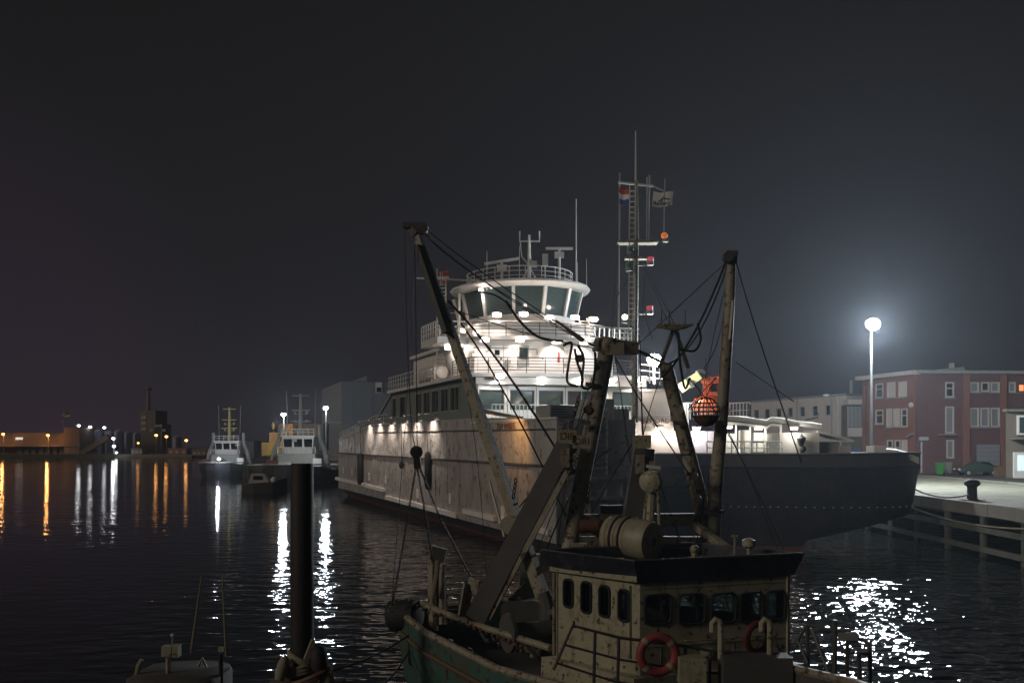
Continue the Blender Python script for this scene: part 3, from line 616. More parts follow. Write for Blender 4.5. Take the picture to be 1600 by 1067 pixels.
t, pt = flag('house_flag', (fp(1021, 299), fp(1052, 301), fp(1050, 322), fp(1019, 322)), ((0, 1, 'cloth_white', 'cloth'),), 'white house flag with black lettering flying on the tall foremast', .05)
text('Rederij', pt(.45, .78) - Vector((0, .06, 0)), .34, 'black_text', t)
sw_ = MB(); sw_.tube([pt(.3, .62) - Vector((0, .05, 0)), pt(.45, .48) - Vector((0, .05, 0)), pt(.5, .3) - Vector((0, .06, 0)), pt(.62, .5) - Vector((0, .06, 0)), pt(.85, .56) - Vector((0, .08, 0))], .025, 4); sw_.build('emblem', 'black_text', t)
nf = [hitP(x, y, F(27, -3, 0), F(27, 5, 0)) for x, y in ((683, 424), (701, 424), (701, 446), (683, 446))]
t, pt = flag('cross_flag', (nf[0], nf[1], nf[2], nf[3]), ((0, 1, 'cloth_red', 'cloth'),), 'red flag with a white and blue cross beside the wheelhouse ladder', .03)
for (u0_, v0_, u1_, v1_), w_, mn in (((.36, 0, .36, 1), .22, 'cloth_white'), ((0, .5, 1, .5), .22, 'cloth_white'), ((.36, 0, .36, 1), .10, 'cloth_blue'), ((0, .5, 1, .5), .10, 'cloth_blue')):
    k = .05 if mn == 'cloth_white' else .08
    MB().bar(pt(u0_, v0_) - Vector((0, k, 0)), pt(u1_, v1_) - Vector((0, k, 0)), w_, w_ if abs(v0_ - v1_) < .01 else .02, None, None).build('cross_arm', mn, t)
MB().tube([nf[0] + Vector((0, 0, .2)), nf[3] - Vector((0, 0, 6))], .03, 5).build('flag_pole', 'rail_white', t)

# ------------------------------------------------------------------ black-hulled workship lying across the ferry's bow
ship = thing('workship', 'black-hulled ship with lit white deckhouses, its bow pointing to the quay', 'ship', (15, 60, 0))
def B(x, k, z): return Vector((x, 58.0 + (23.8 - x) * 0.16 + k, z))      # x along the ship, k across from the near side
xs = [8.7, 10, 12, 14, 16, 16.7, 17.4, 18.5, 19.5, 20.5, 21.4, 22.2, 22.9, 23.3, 23.6, 23.8]
def ring(x):
    x0 = x
    def B(x, k, z): x = x if x < 16 else 16 + (x - 16) * 1.155; return Vector((x, 58.0 + (23.8 - x) * 0.16 + k, z))
    t = max(0, (x - 15.5) / 8.3); full = 6.5; half = max(.06, full / 2 * (1 - t ** 4.0)); mid = full / 2
    if x <= 16: kz = -1.5
    elif x <= 17.4: kz = -1.5 + (x - 16) / 1.4 * 1.8
    elif x <= 22.9: kz = .3 + (x - 17.4) / 5.5 * 1.5
    else: kz = 1.8 + ((x - 22.9) / .9) ** 1.5 * 3.2
    top = 5.75 + .06 * max(0, (x - 15) / 8.8) ** 2; k1 = min(4.95, max(kz + .05, 4.95) if kz < 4.9 else top - .05)
    return [B(x, mid - half, top), B(x, mid - half, k1), B(x, mid - half, min(kz + 1.2, 4.9)), B(x, mid - half * .93, min(kz + .35, 4.85)), B(x, mid, kz), B(x, mid + half * .93, min(kz + .35, 4.85)), B(x, mid + half, min(kz + 1.2, 4.9)), B(x, mid + half, k1), B(x, mid + half, top)]
rg = [ring(x) for x in xs]
MB().loft(rg, caps=True).build('hull', 'black_hull', ship, True)
bw = MB()
for i in range(len(xs) - 1):
    for sd, o in ((0, -.025), (8, .025)):
        a, b = rg[i][sd], rg[i + 1][sd]; a2, b2 = rg[i][1 if sd == 0 else 7], rg[i + 1][1 if sd == 0 else 7]; k = Vector((0, o, 0)); k2 = Vector((0, -o * 6, 0))
        bw.hexa([a2 + k, b2 + k, b2 + k2, a2 + k2, a + k, b + k, b + k2, a + k2])
bw.build('bulwark', 'hull_grey', ship)
kn = MB(); kn.tube([r[1] - Vector((0, .03, 0)) for r in rg], .05, 5); kn.build('knuckle_line', 'black_rubber', ship)
cp = MB(); cp.tube([r[0] for r in rg], .09, 6); cp.build('cap_rail', 'hull_grey', ship)
MB().prism([B(9, .3, 5.0), B(19.5, .6, 5.0), B(22.8, 3.25, 5.0), B(19.5, 5.9, 5.0), B(9, 6.2, 5.0)], [B(9, .3, 5.12), B(19.5, .6, 5.12), B(22.8, 3.25, 5.12), B(19.5, 5.9, 5.12), B(9, 6.2, 5.12)]).build('deck', 'hull_grey', ship)
MB().prism([B(9, -.02, -.6), B(16.6, -.02, -.6), B(17.4, -.02, .28), B(9, -.02, .28)], [B(9, .3, -.6), B(16.6, .3, -.6), B(17.4, .3, .28), B(9, .3, .28)]).build('boot_top', 'boot_red', ship)
for i in range(25):
    x = 12.2 + i * .455
    r0 = ring(x); z = 2.62
    tt = (z - r0[2].z) / max(.1, r0[1].z - r0[2].z); y = r0[2].lerp(r0[1], min(1, max(0, tt))).y if tt > 0 else r0[3].lerp(r0[2], (z - r0[3].z) / max(.1, r0[2].z - r0[3].z)).y
    MB().box((r0[0].x, y - .03, z), (.10, .06, .05)).build('load_mark', 'white_plain', ship)
# deckhouses
def bx(name, x0, x1, k0, k1, z0, z1, m, parent=None):
    return MB().prism([B(x0, k0, z0), B(x1, k0, z0), B(x1, k1, z0), B(x0, k1, z0)], [B(x0, k0, z1), B(x1, k0, z1), B(x1, k1, z1), B(x0, k1, z1)]).build(name, m, parent or ship)
def bp(px, py, k=1.2): 
    # point on the plane k behind the ship's near side
    return hitP(px, py, B(8.7, k, 0), B(23.8, k, 0))
def bX(px, k=1.2): return bp(px, 690, k).x
bx('deckhouse', bX(1003), bX(1118), 1.2, 4.6, 5.1, 7.15, 'house_white')
bx('wheel_deck', bX(998), bX(1052), 1.0, 4.8, 7.15, 7.75, 'grey_steel')
bx('upper_deckhouse', bX(1003, 1.4), bX(1047, 1.4), 1.4, 4.4, 7.75, 9.6, 'house_white')
bx('upper_roof', bX(1000, 1.1), bX(1052, 1.1), 1.1, 4.7, 9.6, 9.75, 'house_white')
bx('hatch_coaming', bX(1120), bX(1152), 1.6, 4.6, 5.1, 7.0, 'white_plain')
bx('winch_house', bX(1222, 1), bX(1280, 1), 1.0, 4.4, 5.1, 7.05, 'white_plain')
bx('locker', bX(1283, 1.6), bX(1312, 1.6), 1.6, 4.0, 5.1, 6.5, 'grey_steel')
MB().prism([bp(1278, 672, 1), bp(1335, 687, 1), bp(1335, 690, 1), bp(1278, 676, 1)], [bp(1278, 672, 1) + Vector((0, 3, 0)), bp(1335, 687, 1) + Vector((0, 3, 0)), bp(1335, 690, 1) + Vector((0, 3, 0)), bp(1278, 676, 1) + Vector((0, 3, 0))]).build('awning', 'tarp', ship)
bx('awning_locker', bX(1312, 1.4), bX(1330, 1.4), 1.4, 3.8, 5.1, 6.25, 'render_pale')
# tarpaulin roofs with folds
tp = MB(); 
prof = [(1120, 650), (1140, 650), (1165, 652), (1185, 655), (1198, 657), (1205, 652), (1222, 654), (1245, 658), (1268, 661), (1284, 663)]
tp.loft([[bp(x, y, .8), bp(x, y - 2 + (i % 2) * 1.2, 2.6), bp(x, y + 1, 4.6), bp(x, y + 4, 4.6), bp(x, y + 7, .8)] for i, (x, y) in enumerate(prof)], caps=True); tp.build('tarpaulin_roof', 'tarp', ship)
tp2 = MB(); tp2.loft([[bp(x, y + 9, .7), bp(x, y + 8, 3), bp(x, y + 13, 3), bp(x, y + 13, .7)] for x, y in prof[:7]], caps=True); tp2.build('tarpaulin_edge', 'tarp', ship)
for x in (1128, 1150, 1172, 1196, 1220): MB().bar(bp(x, 664, .95), bp(x, 709, .95), .10).build('post', 'rail_white', ship)
for i, (x0, x1, y0, y1) in enumerate(((1155, 1170, 672, 708), (1177, 1192, 676, 688), (1177, 1192, 692, 706), (1197, 1206, 678, 690))):
    a = bp(x0, y1, 1.5); b = bp(x1, y0, 1.5); MB().box(((a.x + b.x) / 2, a.y, (a.z + b.z) / 2), (b.x - a.x, .5, b.z - a.z)).build('equipment_cabinet', 'white_plain', ship)
railing([bp(1104, 709, .35), bp(1222, 709, .35)], .75, .04, 2, .8).build('railing', 'rail_white', ship)
bal = railing([bp(1055, 655, 1.0), bp(1120, 655, 1.0)], 1.0, .035, 2, .22); bal.build('balustrade', 'rail_white', ship)
bal = railing([bp(1130, 654, 3.8), bp(1172, 652, 3.8)], .95, .035, 2, .22); bal.build('balustrade', 'rail_white', ship)
for x, y in ((1172, 653),): MB().bar(bp(x, y, 3.8), bp(x, 632, 3.8), .12).build('post', 'rail_dark', ship)
bx('davit_base', bX(1060, 2), bX(1076, 2), 2.0, 2.8, 7.0, 8.9, 'white_plain')
dv = MB(); dv.bar(bp(1062, 608, 2.2), bp(1093, 586, 2.2), .55, .62, .45, .5); dv.build('davit_arm', 'tug_yellow', ship); MB().bar(bp(1076, 600, 2.05), bp(1080, 597, 2.05), .62, .7).build('davit_band', 'rail_dark', ship)
MB().lathe(bp(1094, 585, 2.4), [(.32, -.3), (.32, .3)], 12, (0, 1, 0)).build('davit_sheave', 'rail_dark', ship, True)
# name board
nb = bp(1022, 658, .95); MB().box(nb + Vector((0, .06, 0)), (2.0, .06, .62), math.atan2(-.16, 1)).build('name_board', 'render_pale', ship)
text('ZEEFJORD', nb - Vector((0, .02, 0)), .42, 'black_text', ship, (1, -.16))
mk = bp(1088, 676, 1.2) - Vector((0, .03, 0))
mb = MB()
for i in range(4): mb.box(mk + Vector((-.55 + i * .36, 0, 0)), (.16, .03, .05))
for i in range(3): mb.box(mk + Vector((-.37 + i * .36, 0, 0)), (.04, .03, .3))
mb.build('deckhouse_mark', 'black_text', ship)
# forecastle gear under snow-white covers
bx('capstan_cover', bX(1366, 2), bX(1384, 2), 2.0, 3.4, 5.1, 6.25, 'tarp')
fc = MB(); fc.loft([[bp(x, y, 1.9), bp(x, y - 2, 3), bp(x, y + 4, 3.2), bp(x, y + 9, 2)] for x, y in ((1385, 702), (1400, 703), (1415, 707), (1428, 712), (1436, 716))], caps=True); fc.build('anchor_cover', 'tarp', ship)
bx('low_hatch', bX(1300, 1), bX(1372, 1), 1.0, 3.6, 5.1, 5.85, 'render_pale')
lg = MB(); p = bp(1252, 708, .5); lg.tube([p, bp(1252, 696, .5)], .06, 6); lg.lathe(bp(1252, 697, .5), [(.1, 0), (.22, .25), (.28, .45), (.32, .47), (.08, .65), (.05, .75)], 8); lg.ball(p + Vector((.1, 0, .25)), .22, 8, 6); lg.build('lantern', 'rail_dark', ship)
for x, y0, y1 in ((1230, 655, 648), (1278, 652, 645)): MB().tube([bp(x - 20, y0 + 4, 1), bp(x, y0, 1), bp(x, y1, 1)], .04, 5).build('pipe_end', 'rail_dark', ship)
# lit work lamps of the ship
def ship_lamp(p, power, m='lens_cool', r=.26):
    o = MB().box(Vector(p) + Vector((0, .18, 0)), (.5, .2, .4)).build('work_lamp', 'grey_steel', ship)
    MB().ball(Vector(p) - Vector((0, .02, 0)), r, 12, 8, (1, .6, .8)).build('lens', m, o, True)
    lamp(Vector(p) + Vector((0, -.6, -.1)), power, (.92, .97, 1), .2, o)
ship_lamp(bp(1022, 562, 2.0), 4000, r=.45)
MB().tube([bp(1022, 565, 2.2), bp(1022, 600, 2.2)], .06, 6).build('lamp_post', 'rail_white', ship)
railing([bp(1000, 597, 1.2), bp(1046, 603, 1.2)], 1.1, .04, 3, .6).build('railing', 'rail_white', ship)
def hood(px, py, k, power, col=(1, .82, .7)):
    p = bp(px, py, k); o = MB().box(p, (.5, .25, .12)).build('wall_lamp', 'rail_white', ship); MB().box(p - Vector((0, 0, .09)), (.4, .2, .06)).build('lens', 'lens_warm', o); lamp(p + Vector((0, -.4, -.35)), power, col, .12, o)
hood(1030, 668, 1.0, 70); hood(1060, 668, 1.0, 60); hood(1088, 668, 1.0, 60, (.86, .8, 1.0)); hood(1003, 600, 1.0, 25); hood(1068, 604, 1.6, 60, (1, .9, .8)); hood(1138, 666, 1.0, 45, (1, .97, .85)); hood(1185, 668, 1.0, 45, (1, .97, .85)); hood(1240, 668, .7, 40, (1, .95, .88))
# rescue boat on the davit
rb = thing('rescue_boat', 'bright orange rescue boat with an upright frame, beneath the davit arm', 'boat', bp(1105, 640, 2.6))
k = 2.6; pr = []
for x, h, w in ((1082, .05, .1), (1086, .45, .55), (1096, .6, .75), (1110, .6, .75), (1122, .5, .65), (1127, .3, .4)):
    c = bp(x, 633, k); pr.append([c + Vector((0, w * math.cos(a), h * math.sin(a))) for a in (j * math.pi / 5 for j in range(10))])
MB().loft(pr, caps=True).build('boat_hull', 'orange', rb, True)
fr = MB()
fr.bar(bp(1101, 628, k), bp(1106, 592, k), .40, .5); fr.bar(bp(1103, 596, k), bp(1125, 593, k), .5, .42); fr.bar(bp(1124, 592, k), bp(1123, 630, k), .16, .5); fr.bar(bp(1104, 615, k), bp(1124, 616, k), .5, .25)
fr.build('canopy_frame', 'orange', rb)
MB().ball(bp(1104, 594, k), .36, 12, 8).build('roof_float', 'orange', rb, True)
MB().box(bp(1115, 605, k) + Vector((0, .1, 0)), (.55, .05, .55)).build('pane', 'glass_dark', rb)

# ------------------------------------------------------------------ fishing cutter in the foreground
cut = thing('fishing_cutter', 'small fishing cutter with cream wheelhouse and tall gantry in the foreground', 'fishing boat', (2.6, 21.5, 0))
WA, WB, WC = P(868, 690, 21.3), P(1000, 690, 19.6), P(1234, 690, 20.7)
WD = WA + (WC - WB)
zf, zw = 1.9, 3.72
cen0 = (WA + WC) / 2
def cw(x0, x1, y0, y1, A, Bq): return sw(x0, x1, y0, y1, A, Bq)
sideW = [cw(881.5, 895.5, 905, 948, WA, WB), cw(909, 924, 909, 957, WA, WB), cw(937, 953, 915, 963, WA, WB), cw(967, 983.5, 921, 970, WA, WB)]
frontW = [cw(1007, 1048, 929, 974, WB, WC), cw(1060, 1101, 928, 974, WB, WC), cw(1111, 1149, 927, 972, WB, WC), cw(1156, 1191, 926, 971, WB, WC), cw(1198, 1226, 923, 968, WB, WC)]
wall(WA, WB, zf, zw, .08, sideW).build('side_wall', 'cabin_cream', cut); wall(WB, WC, zf, zw, .08, frontW).build('front_wall', 'cabin_cream', cut)
lfar = (WD - WC).length; laft = (WA - WD).length
farW = [(lfar * a, lfar * b, 2.75, 3.4) for a, b in ((.12, .40), (.55, .85))]; aftW = [(laft * a, laft * b, 2.65, 3.4) for a, b in ((.06, .22), (.28, .44), (.52, .68), (.76, .93))]
wall(WC, WD, zf, zw, .08, farW).build('far_wall', 'cabin_cream', cut); wall(WD, WA, zf, zw, .08, aftW).build('aft_wall', 'cabin_cream', cut)
def rwin(p0, p1, w, lit=None):
    p0 = Vector(p0[:2]); p1 = Vector(p1[:2]); d = (p1 - p0).normalized(); n = Vector((d.y, -d.x)); u0, u1, a, b = w
    r = min(.11, (u1 - u0) * .35)
    def loop(k, ins=0.0):
        pts = []
        for cu, cz, t0 in ((u1 - r, b - r, 0), (u0 + r, b - r, 90), (u0 + r, a + r, 180), (u1 - r, a + r, 270)):
            for j in range(5):
                t = R(t0 + j * 22.5); u = cu + (r - ins) * math.cos(t); z = cz + (r - ins) * math.sin(t); q = p0 + d * u + n * k; pts.append(Vector((q.x, q.y, z)))
        return pts
    o = MB().tube(loop(.012, 0), .028, 6, closed=True).build('window', 'black_rubber', cut, True)
    # corner gussets fill the square opening behind the round frame
    m = MB(); L0 = loop(-.01)
    cs = [(u1, b), (u0, b), (u0, a), (u1, a)]
    for i, (u, z) in enumerate(cs):
        q = p0 + d * u + n * -.01; c = Vector((q.x, q.y, z)); arcp = L0[i * 5:i * 5 + 5]
        for j in range(4): m.add([c, arcp[j], arcp[j + 1]], [(0, 1, 2)])
    m.build('corner', 'cabin_cream', o)
    MB().prism(loop(-.05, .005), loop(-.035, .005)).build('pane', 'glass_clear', o)
    if lit:
        f0, f1, g0, g1 = lit
        q0 = p0 + d * (u0 + (u1 - u0) * f0) + n * -.03; q1 = p0 + d * (u0 + (u1 - u0) * f1) + n * -.03
        MB().hexa([Vector((q0.x, q0.y, a + (b - a) * g0)), Vector((q1.x, q1.y, a + (b - a) * g0)), Vector((q1.x, q1.y + .004, a + (b - a) * g0)), Vector((q0.x, q0.y + .004, a + (b - a) * g0)), Vector((q0.x, q0.y, a + (b - a) * g1)), Vector((q1.x, q1.y, a + (b - a) * g1)), Vector((q1.x, q1.y + .004, a + (b - a) * g1)), Vector((q0.x, q0.y + .004, a + (b - a) * g1))]).build('screen', 'screen', o)
for w in sideW: rwin(WA, WB, w)
for w in frontW: rwin(WB, WC, w)
for w in farW: rwin(WC, WD, w)
for w in aftW: rwin(WD, WA, w)
MB().box((cen0.x, cen0.y + .2, 2.5), (1.6, .5, 1.1)).build('console', 'gantry_dark', cut)
MB().box((cen0.x - .5, cen0.y - .2, 3.2), (.35, .3, .28)).build('display', 'black_rubber', cut)
# roof with flared dark visor
cen = (WA + WB + WC + WD) / 4
def gr(p, k, z): v = Vector((p.x, p.y, 0)) - Vector((cen.x, cen.y, 0)); v = v.normalized() * (v.length + k); return Vector((cen.x + v.x, cen.y + v.y, z))
ws = [WA, WB, WC, WD]
vm = MB(); vm.loft([[gr(p, .08, zw) for p in ws], [gr(p, .30, zw + .46) for p in ws], [gr(p, .25, zw + .46) for p in ws], [gr(p, .05, zw + .10) for p in ws]]); vm.build('visor', 'visor_navy', cut)
MB().prism([gr(p, .07, zw) for p in ws], [gr(p, .06, zw + .08) for p in ws]).build('roof', 'gantry_dark', cut)
MB().tube([gr(p, .275, zw + .465) for p in ws], .028, 6, closed=True).build('roof_rim', 'gantry_dark', cut)
MB().bar(gr(WA, .12, zw + .12), gr(WB, .14, zw + .13), .02, .2).build('grab_plate', 'cabin_cream', cut)
vs = MB(); vs.tube([gr(WC, .28, zw + .33), gr(WC, .42, zw + .02), gr(WC, .12, zw + .0)], .02, 5); vs.build('visor_bracket', 'gantry_dark', cut)
RZ = zw + .08
# lower house, deck and hull
low = [WA, WB, WC, WD]
MB().prism([gr(p, .35, .8) for p in low], [gr(p, .30, zf) for p in low]).build('lower_house', 'cabin_cream', cut)
AX = Vector((0.45, -0.893, 0)); AP = Vector((0.893, 0.45, 0))
def C(a, b, z): return Vector((-1.25, 27.2, 0)) + AX * a + AP * b + Vector((0, 0, z))      # a from stern forward, b to starboard
hx = [(0, 1.7), (.6, 2.15), (3, 2.45), (7, 2.5), (10, 2.3), (12.5, 1.6), (14.2, .7), (15, .08)]
def hz(a): return 1.95 + .25 * (a / 7 - 1) ** 2 * (1 if a > 7 else .5) + (.5 * max(0, a - 8) / 7)
hr = []
for a, w in hx:
    z = hz(a); hr.append([C(a, -w, z), C(a, -w, 1.3), C(a, -w * .93, .4), C(a, -w * .7, -.8), C(a, 0, -1.2), C(a, w * .7, -.8), C(a, w * .93, .4), C(a, w, 1.3), C(a, w, z)])
MB().loft(hr, closed=False).build('hull', 'hull_teal', cut, True)
MB().add([C(0, -1.7, hz(0)), C(0, 1.7, hz(0)), C(0, 1.6, .4), C(0, 0, -1.2), C(0, -1.6, .4)], [(0, 1, 2, 3, 4)]).build('transom', 'hull_teal', cut)
ib = MB(); ib.loft([[C(a, -w + .10, hz(a)), C(a, -w + .12, 1.05), C(a, w - .12, 1.05), C(a, w - .10, hz(a))] for a, w in hx[:-1]], closed=False); ib.build('deck', 'gantry_dark', cut)
rl = MB()
for sgn in (-1, 1): rl.tube([C(a, sgn * (w - .05), hz(a) + .02) for a, w in hx], .085, 6)
rl.tube([C(0, -1.65, hz(0)), C(0, 1.65, hz(0))], .085, 6); rl.build('cap_rail', 'gantry', cut, True)
rs = MB(); rs.tube([C(a, -w - .03, hz(a) - .42) for a, w in hx], .06, 6); rs.build('rubbing_strake', 'wood_brown', cut)
# gantry
GY = 24.0
g = MB()
g.tube([P(868, 1075, 23.2), P(877, 930, 23.4), P(896, 820, 23.6), P(946, 560, GY), P(952, 528, GY)], [.16, .18, .20, .20, .20], 12); g.build('gantry_leg', 'gantry', cut, True)
g = MB(); g.tube([P(1118, 880, GY + .6), P(1096, 790, GY + .6), P(1040, 570, GY + .6)], [.22, .20, .17], 12); g.build('gantry_leg', 'gantry', cut, True)
MB().bar(P(932, 538, GY), P(994, 545, GY + .3), .30, .30).build('gantry_head', 'gantry', cut); MB().bar(P(996, 547, GY + .28), P(1046, 572, GY + .6), .07, .07).build('gantry_head_arm', 'gantry', cut)
MB().bar(P(1108, 870, 24.6), P(1103, 560, 24.9), .01).build('wire', 'wire', cut)
MB().bar(P(893, 813, 23.6), P(1100, 811, 24.6), .3, .3).build('cross_beam', 'gantry', cut); MB().bar(P(884, 846, 23.5), P(1106, 846, 24.6), .26, .26).build('cross_beam', 'gantry', cut)
MB().bar(P(920, 812, 23.8), P(948, 838, 23.7), .3, .3).build('beam_knee', 'gantry', cut); MB().box(P(955, 797, 24.1), (.55, .35, .25)).build('motor_box', 'gantry_dark', cut)
MB().lathe(P(918, 822, 23.5), [(.16, -.2), (.16, .25)], 12, (1, 0, 0)).build('sheave_drum', 'rust', cut, True)
MB().box(P(960, 545, GY - .35), (.45, .12, .30)).build('head_plate', 'gantry', cut)
for x, y in ((931, 536), (929, 546), (934, 575)): MB().lathe(P(x, y, GY - .5), [(.06, 0), (.06, .06)], 8, (0, 1, 0)).build('shackle_pin', 'grey_steel', cut)
for x, y in ((1076, 706), (1052, 756), (1075, 758), (1070, 742)): MB().tube([P(x - 14, y + 4, 24.5), P(x, y + 4, 24.4), P(x + 5, y - 4, 24.4)], .02, 5).build('cleat_hook', 'gantry_dark', cut)
# left derrick boom and its head
b = MB(); b.bar(P(850, 936, 23.4), P(651, 365, 25.0), .30, .26, .17, .16); b.build('derrick_boom', 'gantry', cut)
b = MB(); b.bar(P(652, 368, 24.98), P(640, 352, 25.1), .24, .20); b.bar(P(630, 352, 25), P(664, 354, 25), .16, .14); b.lathe(P(660, 357, 24.8), [(.15, -.12), (.15, .12)], 12, (0, 1, 0)); b.build('boom_head', 'gantry_dark', cut)
MB().bar(P(700, 520, 24.35), P(655, 385, 24.8), .30, .14).build('boom_sleeve', 'gantry_dark', cut)
MB().tube([P(850, 925, 23.35), P(856, 945, 23.3), P(856, 1060, 23.2)], .16, 8).build('boom_heel', 'gantry_dark', cut, True)
MB().lathe(P(797, 820, 23.5), [(.22, -.08), (.22, .08)], 14, (0.3, 1, 0)).build('boom_sheave', 'gantry', cut, True)
MB().tube([P(788, 838, 23.55), P(765, 752, 23.8)], .03, 5).build('boom_jackstay', 'rail_white', cut)
# right boom
b = MB(); b.tube([P(1112, 872, 24.2), P(1120, 740, 24.3), P(1129, 640, 24.4), P(1140, 470, 24.5), P(1143, 405, 24.6)], [.18, .17, .15, .13, .11], 10); b.build('derrick_boom', 'gantry', cut, True)
b = MB(); b.bar(P(1141, 412, 24.6), P(1143, 393, 24.6), .28, .26); b.lathe(P(1137, 402, 24.4), [(.13, -.1), (.13, .1)], 10, (0, 1, 0)); b.build('boom_head', 'gantry_dark', cut)
MB().tube([P(1145, 470, 24.3), P(1140, 530, 24.3)], .03, 5).build('boom_lamp_tube', 'rail_white', cut)
MB().lathe(P(1112, 798, 24.2), [(.3, -.05), (.3, .03)], 12).build('boom_collar', 'gantry_dark', cut)
MB().bar(P(1085, 820, 24), P(1165, 878, 21.6), .16, .16).build('brace', 'gantry', cut)
# wires and stays
for pts, r in ((((660, 352), (760, 430), (955, 558)), .014), (((662, 362), (745, 432), (940, 548)), .014), (((632, 360), (640, 620), (651, 700)), .012), (((648, 370), (652, 700), (652, 702)), .012),
               (((1148, 398), (1180, 510), (1252, 722)), .018), (((1138, 400), (1085, 520), (1035, 590)), .03), (((1140, 404), (1092, 520), (1040, 570)), .02), (((700, 470), (790, 580), (893, 742)), .03),
               (((720, 505), (800, 635), (895, 830)), .022), (((935, 545), (905, 660), (800, 805)), .02), (((955, 700), (900, 760), (850, 870)), .02), (((990, 690), (920, 810), (880, 905)), .02),
               (((962, 560), (1010, 640), (1080, 745)), .018), (((1085, 600), (1150, 700), (1225, 860)), .014), (((1116, 640), (1160, 720), (1232, 905)), .012), (((1006, 700), (1003, 640), (1000, 525)), .02),
               (((1025, 735), (1050, 810), (1080, 880)), .018), (((948, 560), (935, 630), (915, 700)), .02), (((640, 355), (645, 470), (612, 940)), .008), (((1120, 590), (1100, 610), (1075, 640)), .012), (((1140, 420), (1125, 520), (1100, 575)), .012),
               (((880, 850), (905, 905), (1060, 1050)), .016), (((1140, 640), (1100, 780), (1090, 860)), .012), (((1150, 566), (1230, 620), (1232, 622)), .01), (((655, 360), (800, 470), (930, 540)), .01), (((700, 480), (820, 520), (935, 545)), .012), (((1140, 405), (1070, 470), (990, 545)), .012), (((1142, 410), (1108, 560), (1085, 690)), .01), (((945, 560), (900, 700), (840, 860)), .012), (((1038, 575), (1010, 660), (985, 780)), .012), (((1040, 575), (1075, 690), (1100, 860)), .01), (((960, 550), (975, 650), (990, 760)), .012), (((690, 460), (735, 640), (760, 900)), .008), (((925, 590), (890, 720), (870, 880)), .012)):
    dps = [24.6, 24.4, 24.2]; q = [P(x, y, dps[i]) for i, (x, y) in enumerate(pts)]
    path = []
    for i in range(9):
        t = i / 8; path.append(q[0] * (1 - t) ** 2 + (q[1] * 2 - (q[0] + q[2]) / 2) * 2 * t * (1 - t) + q[2] * t ** 2)
    MB().tube(path, r, 5).build('wire', 'wire', cut)
# hydraulic hoses looping under the gantry head
def hose(pts, r):
    q = [P(x, y, GY - .55) for x, y in pts]; out = []
    for i in range(len(q) - 1):
        p0 = q[max(i - 1, 0)]; p1 = q[i]; p2 = q[i + 1]; p3 = q[min(i + 2, len(q) - 1)]
        for j in range(6):
            t = j / 6; out.append(.5 * ((2 * p1) + (-p0 + p2) * t + (2 * p0 - 5 * p1 + 4 * p2 - p3) * t * t + (-p0 + 3 * p1 - 3 * p2 + p3) * t ** 3))
    MB().tube(out + [q[-1]], r, 7).build('hose', 'black_rubber', cut, True)
for pts, r in ((((880, 540), (893, 536), (890, 560), (886, 590), (890, 600), (903, 603)), .032), (((898, 545), (902, 565), (910, 590), (908, 604)), .032), (((903, 540), (912, 560), (909, 600), (918, 607), (930, 600)), .032), (((930, 550), (930, 575), (926, 600)), .032),
               (((790, 470), (815, 505), (845, 528), (880, 533)), .03), (((745, 455), (775, 462), (800, 480)), .02), (((1060, 520), (1062, 560), (1068, 600), (1072, 606), (1078, 590)), .03), (((1090, 505), (1095, 530), (1085, 548), (1062, 545)), .03)): hose(pts, r)
MB().bar(P(868, 500, GY - .4), P(912, 533, GY - .5), .04, .04, .14, .12).build('turnbuckle', 'gantry_dark', cut)
# radar platform between the legs, horn, searchlight
MB().box(P(1052, 510, 24.8), (.75, .5, .06)).build('aerial_platform', 'gantry', cut)
MB().tube([P(1024, 508, 24.7), P(1040, 513, 24.6), P(1062, 514, 24.6), P(1082, 507, 24.7)], .04, 6).build('aerial_arm', 'gantry', cut)
for x in (1034, 1046, 1071): MB().tube([P(x, 508, 24.8), P(x, 484, 24.8)], .012, 4).build('aerial_whip', 'wire', cut)
mbx = MB(); mbx.tube([P(1030, 575, 24.7), P(1052, 515, 24.8)], .05, 6); mbx.tube([P(1075, 575, 24.7), P(1056, 515, 24.8)], .05, 6); mbx.build('aerial_stand', 'gantry_dark', cut)
MB().lathe(P(1017, 752, 22.6), [(.14, -.2), (.24, -.12), (.25, .1), (.16, .16)], 14, (-.5, -1, 0)).build('searchlight', 'cabin_cream', cut, True)
MB().tube([P(1018, 770, 22.7), P(1012, 880, 22.2)], .10, 8).build('searchlight_post', 'gantry', cut, True)
MB().bar(P(1010, 728, 22.6), P(1032, 731, 22.6), .09, .07).build('radar_scanner', 'rail_white', cut); MB().tube([P(1027, 735, 22.6), P(1032, 880, 22.2)], .035, 6).build('radar_post', 'gantry', cut); 
MB().tube([P(1008, 795, 22.6), P(1000, 880, 22.2)], .04, 6).build('post_brace', 'gantry', cut)
